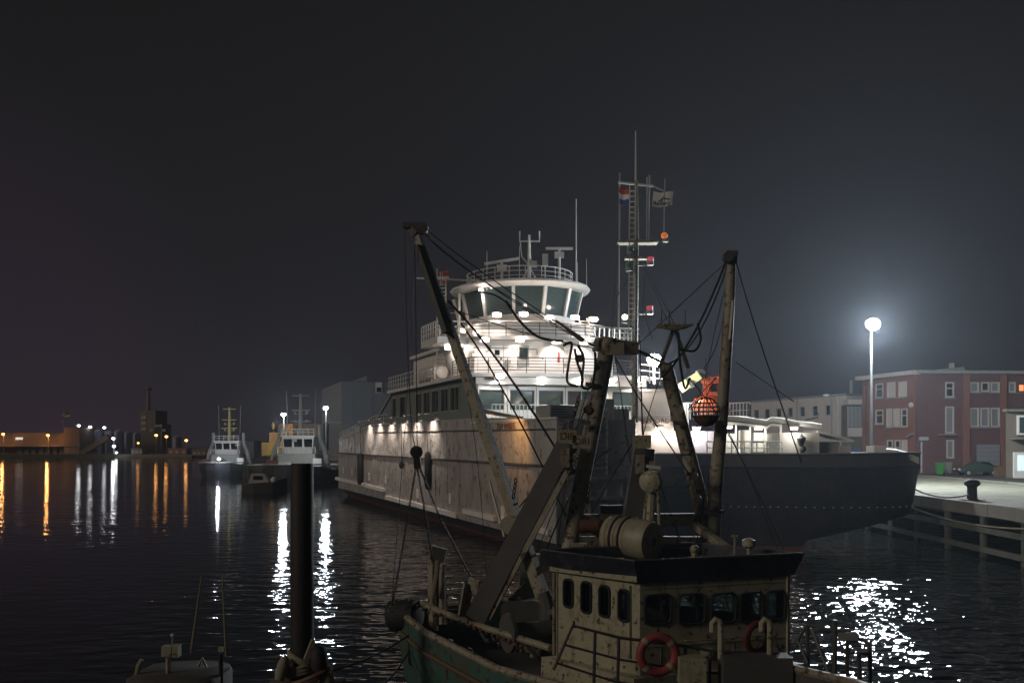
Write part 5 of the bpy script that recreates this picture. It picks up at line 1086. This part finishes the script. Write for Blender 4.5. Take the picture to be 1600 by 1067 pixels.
# wheelie bins
def bin_(px, y, m, label, grp):
    p = P(px, 735, y); t = thing('wheelie_bin', label, 'bin', (p.x, y, QZ), grp); z = QZ
    def r4(w, d, h): return [Vector((p.x + i * w, y + j * d, h)) for i, j in ((-1, -1), (1, -1), (1, 1), (-1, 1))]
    MB().prism(r4(.24, .26, z + .12), r4(.32, .36, z + 1.2)).build('body', m, t); MB().prism(r4(.35, .39, z + 1.2), r4(.30, .33, z + 1.32)).build('lid', m, t)
    for s in (-1, 1): MB().lathe((p.x + s * .26, y + .28, z + .12), [(.12, -.04), (.12, .04)], 10, (1, 0, 0)).build('wheel', 'black_rubber', t)
bin_(1468, 104, 'bin_green', 'bright green wheelie bin against the shaded brick wall', 'wheelie bins'); bin_(1481, 106, 'side_green', 'dull grey-green wheelie bin beside the bright green one', 'wheelie bins')
cr_ = P(1564, 735, 99); ct = thing('wooden_crate', 'slatted wooden crate standing before the beige house', 'crate', (cr_.x, 99, QZ))
for i in range(6): MB().box((cr_.x - .5 + i * .2, 98.6, QZ + .55), (.17, .04, 1.05)).build('plank', 'wood_brown', ct)
MB().box((cr_.x, 99, QZ + .5), (1.15, .7, .95)).build('box', 'wood_brown', ct)
# parked car
cp_ = P(1527, 736, 103); car = thing('parked_car', 'dark green car parked before the wide garage door', 'car', (cp_.x, 103, QZ))
cx, cy = cp_.x, 103.0
prof = [(-2.1, .35), (-2.15, .62), (-1.95, .78), (-1.05, .92), (-.45, 1.36), (.1, 1.46), (.85, 1.42), (1.45, 1.05), (2.05, .95), (2.15, .6), (2.1, .35)]
rg3 = []
for yy, k, sz in ((-.84, .97, .0), (-.80, 1, .03), (0, 1.0, .05), (.80, 1, .03), (.84, .97, .0)):
    rg3.append([Vector((cx + x * k, cy + yy * (1 if z < 1 else .82), QZ + z + (sz if z > .9 else 0))) for x, z in prof])
MB().loft(rg3, caps=True).build('body', 'car_green', car, True)
MB().prism([Vector((cx - .85, cy - .76, QZ + .95)), Vector((cx + .05, cy - .76, QZ + .95)), Vector((cx + .05, cy - .72, QZ + 1.36)), Vector((cx - .40, cy - .72, QZ + 1.33))], [Vector((cx - .85, cy - .74, QZ + .95)), Vector((cx + .05, cy - .74, QZ + .95)), Vector((cx + .05, cy - .68, QZ + 1.36)), Vector((cx - .40, cy - .68, QZ + 1.33))]).build('window', 'glass_dark', car)
MB().prism([Vector((cx + .12, cy - .76, QZ + .95)), Vector((cx + 1.3, cy - .76, QZ + 1.0)), Vector((cx + .9, cy - .71, QZ + 1.36)), Vector((cx + .12, cy - .72, QZ + 1.37))], [Vector((cx + .12, cy - .73, QZ + .95)), Vector((cx + 1.3, cy - .73, QZ + 1.0)), Vector((cx + .9, cy - .68, QZ + 1.36)), Vector((cx + .12, cy - .68, QZ + 1.37))]).build('window', 'glass_dark', car)
for x in (-1.3, 1.3):
    for s in (-1, 1):
        o = MB().lathe((cx + x, cy + s * .78, QZ + .32), [(.2, -.11), (.32, -.09), (.32, .09), (.2, .11)], 16, (0, 1, 0)).build('wheel', 'black_rubber', car, True)
        MB().lathe((cx + x, cy + s * .80, QZ + .32), [(.19, -.12), (.19, .12)], 12, (0, 1, 0)).build('rim', 'grey_steel', o)
for s in (-.6, .6): MB().box((cx - 2.12, cy + s, QZ + .68), (.06, .3, .14)).build('headlight', 'white_plain', car)

# ------------------------------------------------------------------ harbour background on the left
hall = thing('grey_hall', 'big windowless grey industrial hall beyond the ferry stern', 'building', P(570, 710, 210))
hA, hB, hC = P(503, 690, 224), P(533, 690, 205), P(690, 690, 212)
def up_(p, z): return Vector((p.x, p.y, z))
hz_ = zat(596, 205)
MB().prism([up_(k, 2.4) for k in (hA, hB, hC, hC + Vector((-2, 30, 0)), hA + Vector((0, 20, 0)))], [up_(hA, hz_ - .6), up_(hB, hz_), up_(hC, hz_), up_(hC + Vector((-2, 30, 0)), hz_), up_(hA + Vector((0, 20, 0)), hz_ - .6)]).build('wall', 'hall_grey', hall)
MB().prism([P(548, 596, 208), P(573, 596, 208), P(573, 596, 216), P(548, 596, 216)], [P(572, 588, 208), P(573, 588, 208), P(573, 588, 216), P(572, 588, 216)]).build('roof_vent', 'hall_grey', hall)
o = MB().box(P(592, 606, 206.5), (1.4, .4, 2.2)).build('window', 'render_pale', hall); MB().box(P(592, 609, 206.2), (.9, .2, 1.0)).build('pane', 'glass_dark', o)
MB().bar(P(503, 659, 223), P(533, 660, 204.7), .2, .3).build('string_course', 'grey_steel', hall)
for i in range(5): MB().bar(up_(hB.lerp(hC, (i + .6) / 5.5), 2.6) - Vector((0, .05, 0)), up_(hB.lerp(hC, (i + .6) / 5.5), hz_ - .2) - Vector((0, .05, 0)), .12, .1).build('cladding_joint', 'hall_grey', hall)
def tug(label, X, Y, sc, mast_top, yellow=True, hx_=0.0):
    t = thing('tugboat', label, 'tugboat', (X, Y, 0), 'tugs moored at the far quay')
    def T(x, y, z): return Vector((X + x * sc + hx_ * y, Y + y * sc, z * sc))
    rr_ = []
    for y, w, h in ((-6.5, .3, 2.7), (-5.6, 2.2, 2.55), (-4, 3.9, 2.3), (0, 4.8, 1.9), (8, 4.8, 1.7), (11, 4.2, 1.7)):
        rr_.append([T(-w, y, h), T(-w, y, 1.2), T(-w * .8, y, -.8), T(w * .8, y, -.8), T(w, y, 1.2), T(w, y, h)])
    MB().loft(rr_, caps=True).build('hull', 'black_hull', t)
    for i in range(15):
        a = -1.15 + i * 2.3 / 14; MB().lathe(T(4.7 * math.sin(a), -.4 - 5.4 * math.cos(a), 1.9), [(.35 * sc, -.14), (.35 * sc, .14)], 10, (math.sin(a), -math.cos(a), 0)).build('tyre_fender', 'black_rubber', t)
    MB().tube([T(4.8 * math.sin(a), -.6 - 5.8 * math.cos(a), 2.65) for a in (-1.4 + j * .2 for j in range(15))], .13 * sc, 6).build('bulwark_rail', 'grey_steel', t)
    MB().prism([T(-2.9, -1.5, 1.9), T(2.9, -1.5, 1.9), T(2.9, 6, 1.9), T(-2.9, 6, 1.9)], [T(-2.6, -1.1, 4.1), T(2.6, -1.1, 4.1), T(2.6, 6, 4.1), T(-2.6, 6, 4.1)]).build('deckhouse', 'grey_steel', t)
    MB().prism([T(-2.0, .0, 4.1), T(2.0, .0, 4.1), T(2.0, 3.6, 4.1), T(-2.0, 3.6, 4.1)], [T(-2.3, -.4, 6.5), T(2.3, -.4, 6.5), T(2.3, 3.8, 6.5), T(-2.3, 3.8, 6.5)]).build('wheelhouse', 'rail_white', t)
    for x in (-1.45, 0, 1.45): MB().hexa([T(x - .55, -.16, 4.95), T(x + .55, -.16, 4.95), T(x + .55, -.05, 4.95), T(x - .55, -.05, 4.95), T(x - .6, -.42, 6.2), T(x + .6, -.42, 6.2), T(x + .6, -.3, 6.2), T(x - .6, -.3, 6.2)]).build('pane', 'glass_dark', t)
    MB().box(T(0, 1.7, 6.6), (5.0 * sc, 4.7 * sc, .18 * sc)).build('roof', 'rail_white', t); railing([T(-2.3, -.5, 6.7), T(2.3, -.5, 6.7)], .9 * sc, .05, 2, .9).build('roof_rail', 'rail_white', t); railing([T(-2.7, -1.3, 4.1), T(2.7, -1.3, 4.1)], .9 * sc, .05, 3, .9).build('deck_rail', 'rail_white', t)
    for s in (-1, 1): MB().tube([T(s * 4.1, 1.0, 1.9), T(s * 3.6, 1, 4.6), T(s * 2.9, 1, 6.3), T(s * 2.9, 1, 8.2)], [.42 * sc, .4 * sc, .32 * sc, .3 * sc], 8).build('funnel', 'grey_steel', t, True)
    m = MB(); m.tube([T(0, 1.6, 6.6), T(0, 1.6, mast_top / sc)], [.34 * sc, .2 * sc], 8)
    for z, w in ((mast_top / sc - .3, 1.2), (mast_top / sc - 2.4, 1.3), (mast_top / sc - 4.0, 1.5)): m.bar(T(-w, 1.6, z), T(w, 1.6, z), .16 * sc)
    for z in (7.4, 8.6, 9.8): m.tube([T(-.9, 1.6, z), T(.9, 1.6, z)], .05 * sc, 5); m.box(T(.9, 1.5, z + .2), (.3 * sc, .3 * sc, .4 * sc)); m.box(T(-.8, 1.5, z + .15), (.25 * sc, .25 * sc, .3 * sc))
    m.build('mast', 'tug_yellow' if yellow else 'grey_steel', t, True)
    for x in (-1.9, 2.0): MB().tube([T(x, 1.6, 6.6), T(x * 1.1, 1.6, mast_top / sc + .4)], .06 * sc, 5).build('antenna', 'grey_steel', t)
    MB().lathe(T(-1.2, -3.0, 2.6), [(.5 * sc, -.9 * sc), (.5 * sc, .9 * sc)], 12, (1, 0, 0)).build('winch', 'grey_steel', t)
    MB().box(T(3.2, -2.2, 2.9), (1.2 * sc, .9 * sc, 1.1 * sc)).build('deck_locker', 'white_plain', t); MB().box(T(-3.3, -2.0, 2.8), (1.6 * sc, .9 * sc, .8 * sc)).build('towing_gear', 'rust', t)
    return t
t1 = tug('tugboat with a yellowish mast and lit foredeck, the more distant of two', P(345, 690, 186).x, 190, 1.0, 13.1)
o = MB().box(P(342, 717, 184.5), (.8, .3, .4)).build('tug_light', 'grey_steel', t1); MB().ball(P(342, 717, 184.2), .25, 8, 6).build('lens', 'lens_white', o); lamp(P(340, 715, 181.5), 700, (.8, .85, 1), .2, o)
t2 = tug('tugboat with a tall grey mast beside the tall dark mooring pile', P(462, 690, 158).x, 160, 1.12, 14.3, False)
o = MB().box(P(460, 688, 158.5), (.8, .3, .4)).build('tug_light', 'grey_steel', t2); lamp(P(465, 690, 152), 700, (.9, .95, 1), .3, o)  # added lamp without a lens, hung ahead of the tug to lighten it
ml = thing('pilot_launch', 'small grey launch lying before the nearer tugboat', 'boat', P(412, 745, 128))
c = P(412, 748, 128); rr_ = []
for x, w, h in ((-2.6, 1.0, 1.1), (-1, 1.3, 1.2), (1.4, 1.1, 1.4), (2.6, .4, 1.75), (3.0, .05, 1.9)): rr_.append([Vector((c.x + x, c.y - w, h)), Vector((c.x + x, c.y - w * .8, -.3)), Vector((c.x + x, c.y + w * .8, -.3)), Vector((c.x + x, c.y + w, h))])
MB().loft(rr_, caps=True).build('boat_hull', 'hull_grey', ml)
MB().prism([c + Vector((-1.8, -.8, 1.2 - c.z)), c + Vector((.9, -.8, 1.2 - c.z)), c + Vector((.9, .8, 1.2 - c.z)), c + Vector((-1.8, .8, 1.2 - c.z))], [c + Vector((-1.5, -.6, 2.4 - c.z)), c + Vector((.2, -.6, 2.4 - c.z)), c + Vector((.2, .6, 2.4 - c.z)), c + Vector((-1.5, .6, 2.4 - c.z))]).build('cabin', 'render_pale', ml)
MB().box(c + Vector((-.6, -.76, 1.9 - c.z)), (1.1, .06, .5)).build('pane', 'glass_dark', ml); MB().ball(c + Vector((1.5, -.7, 1.6 - c.z)), .45, 10, 6).build('fender', 'white_plain', ml)
# stacks of containers and orange plant behind the tugs
def container(px, py, Y, w, h, m, label):
    p = P(px, py, Y); t = thing('container', label, 'container', (p.x, Y, p.z), 'containers on the far quay')
    MB().box((p.x, Y + 3, p.z + h / 2), (w, 6, h)).build('shell', m, t)
    for i in range(int(w / .45)): MB().box((p.x - w / 2 + .25 + i * .45, Y - .03, p.z + h / 2), (.18, .06, h - .3)).build('rib', m, t)
container(447, 684, 186, 2.4, 2.6, 'cont_orange', 'small orange container highest beside the tug mast'); container(434, 700, 184, 3.2, 2.9, 'cont_orange', 'orange container under the yellow lamp')
container(422, 712, 182, 3.0, 2.4, 'yellow', 'low yellow container at the quay edge behind the tugs'); container(475, 703, 196, 5.4, 5.2, 'brown_far', 'brown container stack behind the nearer tug wheelhouse'); container(491, 703, 197, 3.6, 5.2, 'brown_far', 'brown container standing left of the lamp before the hall')
container(381, 716, 200, 4.0, 3.4, 'hall_grey', 'grey ribbed container beside the more distant tug')
# far shore across the water
FYY = 415.0
def far_box(name, label, cat, x0, x1, y0, y1, Y, m, D=20, grp=None, part='wall'):
    a = P(x0, y1, Y); b = P(x1, y0, Y); t = thing(name, label, cat, ((a.x + b.x) / 2, Y, a.z), grp)
    MB().box(((a.x + b.x) / 2, Y + D / 2, (a.z + b.z) / 2), (b.x - a.x, D, b.z - a.z)).build(part, m, t); return t
wh = far_box('far_warehouse', 'long low brown warehouse on the far shore at the left edge', 'warehouse', -40, 126, 676, 712, 420, 'brown_far', 25)
MB().box((P(45, 690, 419).x, 418.5, zat(696, 418)), (45, 3.5, .8)).build('canopy', 'concrete', wh)
for i in range(9): 
    p = P(30 + i * 11, 705, 418.8); MB().box((p.x, 419.6, p.z), (1.8, 1.0, 3.0)).build('loading_door', 'hall_grey', wh)
MB().box(P(30, 685, 419.7), (3.0, .3, 1.0)).build('window_band', 'lit_pale', wh)
far_box('stair_block', 'taller brown block at the end of the far warehouse', 'building', 100, 124, 668, 711, 417, 'brown_far', 22)
tk = thing('water_tank', 'small tank on a thin leg above the far warehouse', 'tank', P(103, 676, 425)); MB().tube([P(98, 680, 425), P(98, 655, 425)], .15, 5).build('leg', 'hall_grey', tk); MB().ball(P(103, 648, 425), 1.4, 12, 8, (1.1, 1, .75)).build('drum', 'brown_far', tk, True)
for i, (x0, x1, y0) in enumerate(((128, 142, 670), (144, 158, 672), (160, 174, 675), (176, 190, 674), (192, 204, 676), (206, 217, 678), (268, 282, 683))):
    a = P(x0, 712, 430); b = P(x1, y0, 430); r = (b.x - a.x) / 2
    t = thing('silo', ('pale blue-lit silo next to the far warehouse', 'blue-lit silo second from the far warehouse', 'blue-lit silo third from the far warehouse', 'blue-lit silo behind the bright white lights', 'narrow blue-lit silo right of the white lights', 'narrow silo beside the chimney tower', 'low silo right of the chimney tower')[i], 'silo', (a.x + r, 430 + r, a.z), 'silos on the far shore')
    MB().lathe((a.x + r, 430 + r, 1.4), [(r, 0), (r, b.z - 1.4), (r * .3, b.z - .6)], 14).build('barrel', 'far_blue_lit', t, True); MB().tube([Vector((a.x + r, 429.9, 1.4)), Vector((a.x + r, 429.9, b.z))], .18, 5).build('ladder', 'hall_grey', t)
pt_ = far_box('power_tower', 'stepped brown tower with a tall thin chimney on the far shore', 'tower', 218, 243, 641, 712, 440, 'brown_far', 15)
a = P(243, 712, 441); MB().box(P(252, 688, 447), (5.0, 12, 14.5)).build('annex', 'brown_far', pt_); MB().box(P(247, 664, 447), (3.4, 10, 5)).build('annex', 'brown_far', pt_)
MB().tube([P(232, 645, 446), P(232, 608, 446)], [.9, .7], 10).build('chimney', 'brown_far', pt_, True); MB().lathe(P(232, 610, 446), [(.8, 0), (1.6, .6), (1.6, 1.0), (.7, 1.2)], 12).build('chimney_cap', 'brown_far', pt_, True)
for y in (652, 661, 670): MB().box(P(224.5, y, 439.9), (2.0, .3, 1.3)).build('window', 'render_pale', pt_)
for x, y in ((245, 665), (251, 665), (237, 672), (256, 672)): MB().box(P(x, y, 439.8), (1.4, .4, 1.0)).build('window', 'render_pale', pt_)
far_box('far_shed', 'low dim shed behind the far tug', 'shed', 380, 396, 689, 700, 330, 'brown_far', 10); far_box('far_depot', 'long reddish depot on the skyline between the tugs', 'building', 366, 425, 694, 704, 300, 'brick_red', 10)
far_box('dock_wall', 'low pale dock wall below the far silos', 'wall', 180, 300, 710, 714.5, 408, 'concrete', 3)
lab = {0: 'orange sodium lamp at the left edge of the far shore', 1: 'orange sodium lamp above the far warehouse roof', 2: 'white floodlight on top of the silo nearest the warehouse', 3: 'white floodlight on the second silo', 4: 'white floodlight on the third silo', 5: 'bright white lamp standing before the silos', 6: 'lower bright white lamp before the silos', 7: 'orange lamp left of the pair beneath the chimney tower', 8: 'orange lamp right of the pair beneath the chimney tower', 9: 'orange lamp post near the tug, apart from the pair', 10: 'faint orange lamp low beside the chimney tower', 11: 'small warm lamp at the water edge below the white lamps', 12: 'small warm lamp on the reddish depot beside the white one', 13: 'white lamp on the reddish depot between the tugs'}
for i, (x, y, k, pw) in enumerate(((5, 678, 's', 700), (75, 680, 's', 900), (123, 665, 'w', 1600), (141, 667, 'w', 700), (163, 668, 'w', 600), (177, 685, 'w', 1500), (178, 697, 'w', 1500), (244, 680, 's', 900), (260, 682, 's', 900), (291, 688, 's', 900), (216, 692, 's', 260), (182, 707, 'w', 200), (403, 699, 's', 120), (398, 699, 'w', 120))):
    d = (404 if 4 < i < 12 else (414.5 if i < 2 else 426.5)) if i < 12 else 298
    p = P(x, y, d); t = thing('shore_lamp', lab[i], 'lamp', (p.x, d, 1.5), 'lamps along the far shore')
    MB().tube([Vector((p.x, d + .3, 1.4)), Vector((p.x, d + .3, p.z))], .12, 5).build('pole', 'hall_grey', t)
    MB().ball(p, .55 if pw > 500 else .38, 10, 6, (1.2, .7, .8)).build('lens', 'lens_sodium' if k == 's' else 'lens_white', t, True)
    lamp(p - Vector((0, 1.2, .2)), pw * .12 * (14 if i < 2 else 1), (1, .42, .12) if k == 's' else (.9, .95, 1), .5, t)

# ------------------------------------------------------------------ small things on the ships
for i, (s_, w) in enumerate(((26.5, .55), (29.0, .55), (31.2, .55))):
    c = F(s_, .75, 12.0); t = thing('ferry_liferaft', ('white liferaft drum on the ferry side deck nearest the bridge wing', 'white liferaft drum in the middle of three on the ferry side deck', 'white liferaft drum furthest aft on the ferry side deck')[i], 'liferaft', F(s_, .75, 11.3), 'liferafts on the ferry side deck')
    MB().lathe(c, [(.3, -.8), (.5, -.68), (.5, -.05), (.54, -.04), (.54, .04), (.5, .05), (.5, .68), (.3, .8)], 16, FA).build('drum', 'house_white', t, True)
    for k in (-.4, .4): MB().box(c + FA * k - Vector((0, 0, .5)), (.9, .12, .3), R(19.4)).build('cradle', 'grey_steel', t)
lb2 = thing('red_lifebuoy', 'dark red lifebuoy half hidden by the gooseneck vent on the cutter', 'lifebuoy', P(1186, 1020, 19.6)); c0 = P(1184, 996, 19.7)
MB().tube([c0 + Vector((math.cos(a) * .9, .5 * math.cos(a), math.sin(a))) * .28 for a in (2 * math.pi * i / 28 for i in range(28))], .07, 8, closed=True).build('ring', 'maroon', lb2, True)
# fittings on the cutter wheelhouse
def on(A, Bq, u, z, k=0.02):
    d = (Vector(Bq[:2]) - Vector(A[:2])).normalized(); n = Vector((d.y, -d.x)); q = Vector(A[:2]) + d * u + n * k; return Vector((q.x, q.y, z))
for w in frontW[:4]:
    m_ = (w[0] + w[1]) / 2; MB().tube([on(WB, WC, m_, w[3] + .03, .05), on(WB, WC, m_ + .10, w[2] + .22, .06)], .008, 4).build('wiper', 'black_rubber', cut)
for A_, B_, ws_ in ((WA, WB, sideW), (WB, WC, frontW)):
    L_0 = (Vector(B_[:2]) - Vector(A_[:2])).length
    for z in (2.45, 3.60): MB().bar(on(A_, B_, .02, z, .004), on(A_, B_, L_0 - .02, z, .004), .012, .012).build('weld_seam', 'cabin_cream', cut)
for u in (.45, 1.25, 2.1, 2.8): MB().bar(on(WB, WC, u, 1.95, .004), on(WB, WC, u, 2.42, .004), .012, .012).build('weld_seam', 'cabin_cream', cut)
MB().bar(on(WA, WB, .55, 2.6, .03), on(WA, WB, .55, 2.75, .03), .02, .03).build('latch', 'black_rubber', cut)
MB().tube([on(WB, WC, .1, 2.52, .08), on(WB, WC, 2.9, 2.55, .08)], .014, 5).build('hand_rail', 'gantry', cut)
for u in (.2, 1.0, 1.8, 2.7): MB().tube([on(WB, WC, u, 2.53, .0), on(WB, WC, u, 2.53, .09)], .012, 4).build('rail_bracket', 'gantry', cut)
MB().tube([on(WA, WB, .0, 1.95, .05), on(WA, WB, .0, 3.7, .05)], .03, 6).build('corner_pipe', 'gantry', cut)
MB().tube([on(WA, WB, 2.1, 2.2, .03), on(WA, WB, 2.1, 3.65, .03)], .012, 5).build('cable', 'black_rubber', cut)
MB().box(on(WB, WC, 1.45, 2.28, .05), (.22, .10, .16)).build('vent_box', 'cabin_cream', cut)
# clutter between the gantry legs and on the after deck
for i in range(9):
    a = (900 + i * 22 + random.uniform(-6, 6), 812); b = (a[0] + random.uniform(-14, 14), a[1] + random.uniform(25, 55))
    MB().tube(sag(P(*a, 23.7), P(*b, 23.6), .05, 5), random.uniform(.008, .02), 5).build('rope_end', random.choice(('wire', 'rope_pale', 'rust')), cut)
for x, y, w, h, m_ in ((905, 865, .35, .5, 'gantry'), (925, 868, .3, .4, 'gantry_dark'), (1075, 862, .3, .45, 'gantry'), (870, 900, .25, .5, 'rust')):
    MB().box(P(x, y, 23.0), (w, .3, h)).build('deck_fitting', m_, cut)
for x, y in ((905, 560), (918, 640), (893, 735), (1062, 640), (1085, 745), (1090, 780), (899, 790)):
    MB().lathe(P(x, y, 23.7), [(.10, -.05), (.10, .05)], 10, (0.2, 1, 0.1)).build('sheave', random.choice(('gantry', 'rust', 'gantry_dark')), cut, True)
for x0, y0, x1, y1, d0 in ((905, 660, 923, 660, 23.5), (915, 600, 935, 603, 23.7), (1052, 660, 1068, 662, 24.3), (1072, 740, 1092, 742, 24.3), (884, 860, 902, 862, 23.3)):
    MB().bar(P(x0, y0, d0), P(x1, y1, d0), .05, .10).build('bracket', 'gantry_dark', cut)
for i in range(6):
    x = 752 + i * 17; MB().tube(sag(P(x, 985 + i * 5, 24.2), P(x + 14, 1000 + i * 6, 23.8), .1, 6), .05, 6).build('net_roll', random.choice(('rail_dark', 'rope_pale', 'hull_teal')), cut, True)
rz_ = MB()
for i in range(22):
    u = i / 21; rz_.ball(P(652 + u * 190, 948 + u * 68, 25.4 - u * 4) + Vector((0, -.1, random.uniform(-.03, .03))), random.uniform(.03, .06), 6, 4)
tag(rz_.build('float_line', 'rust', cut), kind='stuff')
for i in range(3): MB().lathe(P(668 + i * 32, 1003 + i * 14, 24.6 - i * .9), [(.10, -.08), (.26, -.08), (.30, 0), (.26, .08), (.10, .08)], 16, (.88, -.1, 0) if i != 1 else (.7, -.5, 0)).build('hull_tyre', 'black_rubber', cut, True)
# doors, vents and cable runs on the ferry's front
q0_, q1_ = F(18.5, 0, 0), F(18.5, 14, 0)
for x in (778, 843): 
    p = hitP(x, 560, q0_, q1_); o = MB().box(p + FA * .25, (.95, .10, 1.9), R(19.4)).build('deck_door', 'house_white', ferry); MB().box(p + FA * .15 + FV * .3, (.10, .12, .14), R(19.4)).build('handle', 'rail_dark', o); MB().box(p + FA * .17 + Vector((0, 0, .45)), (.35, .08, .35), R(19.4)).build('pane', 'glass_dark', o)
for x, y in ((742, 555), (795, 565), (858, 548), (885, 570)):
    MB().box(hitP(x, y, q0_, q1_) + FA * .2, (.4, .18, .3), R(19.4)).build('vent_grille', 'grey_steel', ferry)
for x0, x1, y in ((740, 800, 543), (800, 880, 545)): MB().tube([hitP(x0, y, q0_, q1_) + FA * .15, hitP(x1, y + 1, q0_, q1_) + FA * .15], .03, 5).build('cable_run', 'rail_dark', ferry)
for x in (748, 788, 836, 866): MB().tube([hitP(x, 540, q0_, q1_) + FA * .2, hitP(x, 580, q0_, q1_) + FA * .2], .03, 5).build('pipe', 'grey_steel', ferry)
g0_, g1_ = F(15.9, 0, 0), F(15.9, 14, 0)
for x in (742, 792.5, 838.5, 883.5, 945): MB().tube([hitP(x, 601, g0_, g1_), hitP(x, 645, g0_, g1_)], .025, 5).build('pipe', 'grey_steel', ferry)
for x in (765, 815, 860): MB().tube([hitP(x - 12, 639, g0_, g1_), hitP(x + 8, 622, g0_, g1_)], .02, 4).build('wiper', 'black_rubber', ferry)
# plate seams on the black hull
for x in (10.5, 12.8, 14.9, 17.2, 19.1, 20.8):
    r0 = ring(x); MB().bar(r0[1] - Vector((0, .004, .1)), r0[2] - Vector((0, .004, 0)), .015, .02).build('plate_seam', 'hull_grey', ship)
# conveyor between the silos
cv = thing('conveyor', 'slanting conveyor bridge in front of the far silos', 'conveyor', P(148, 711, 412)); MB().bar(P(128, 708, 412), P(170, 682, 412), 2.2, 2.0).build('gallery', 'brown_far', cv)
for x, y in ((140, 702), (155, 692), (166, 686)): MB().tube([P(x, y, 412), P(x, 713, 412)], .25, 5).build('trestle', 'hall_grey', cv)
for i, (x0, x1, y0, m_) in enumerate(((300, 322, 702, 'brown_far'), (322, 365, 705, 'brick_red'), (205, 222, 700, 'hall_grey'), (262, 292, 700, 'brown_far'))):
    t = far_box('shore_shed', ('low brown shed left of the far tug', 'low red-roofed shed behind the far tug', 'small grey shed below the chimney tower', 'brown shed right of the chimney tower')[i], 'shed', x0, x1, y0, 712, 409, m_, 6)
    for k in range(3): p = P(x0 + (x1 - x0) * (k + .5) / 3, y0 + 6, 408.9); MB().box(p, (1.2, .2, 1.0)).build('window', 'render_pale', t)


# ------------------------------------------------------------------ night haze over the harbour
hz = MB(); hz.box((-20, 250, 18), (1200, 640, 42))
ho = hz.build('haze', 'black_text'); tag(ho, kind='stuff')
hm = bpy.data.materials.new('haze_air'); hm.use_nodes = True; ht = hm.node_tree; ht.nodes.remove(ht.nodes['Principled BSDF'])
pv = ht.nodes.new('ShaderNodeVolumePrincipled'); pv.inputs['Color'].default_value = (0.74, 0.86, 1.0, 1); pv.inputs['Density'].default_value = 0.0004; pv.inputs['Anisotropy'].default_value = 0.62
ht.links.new(pv.outputs[0], ht.nodes['Material Output'].inputs['Volume'])
ho.data.materials.clear(); ho.data.materials.append(hm)
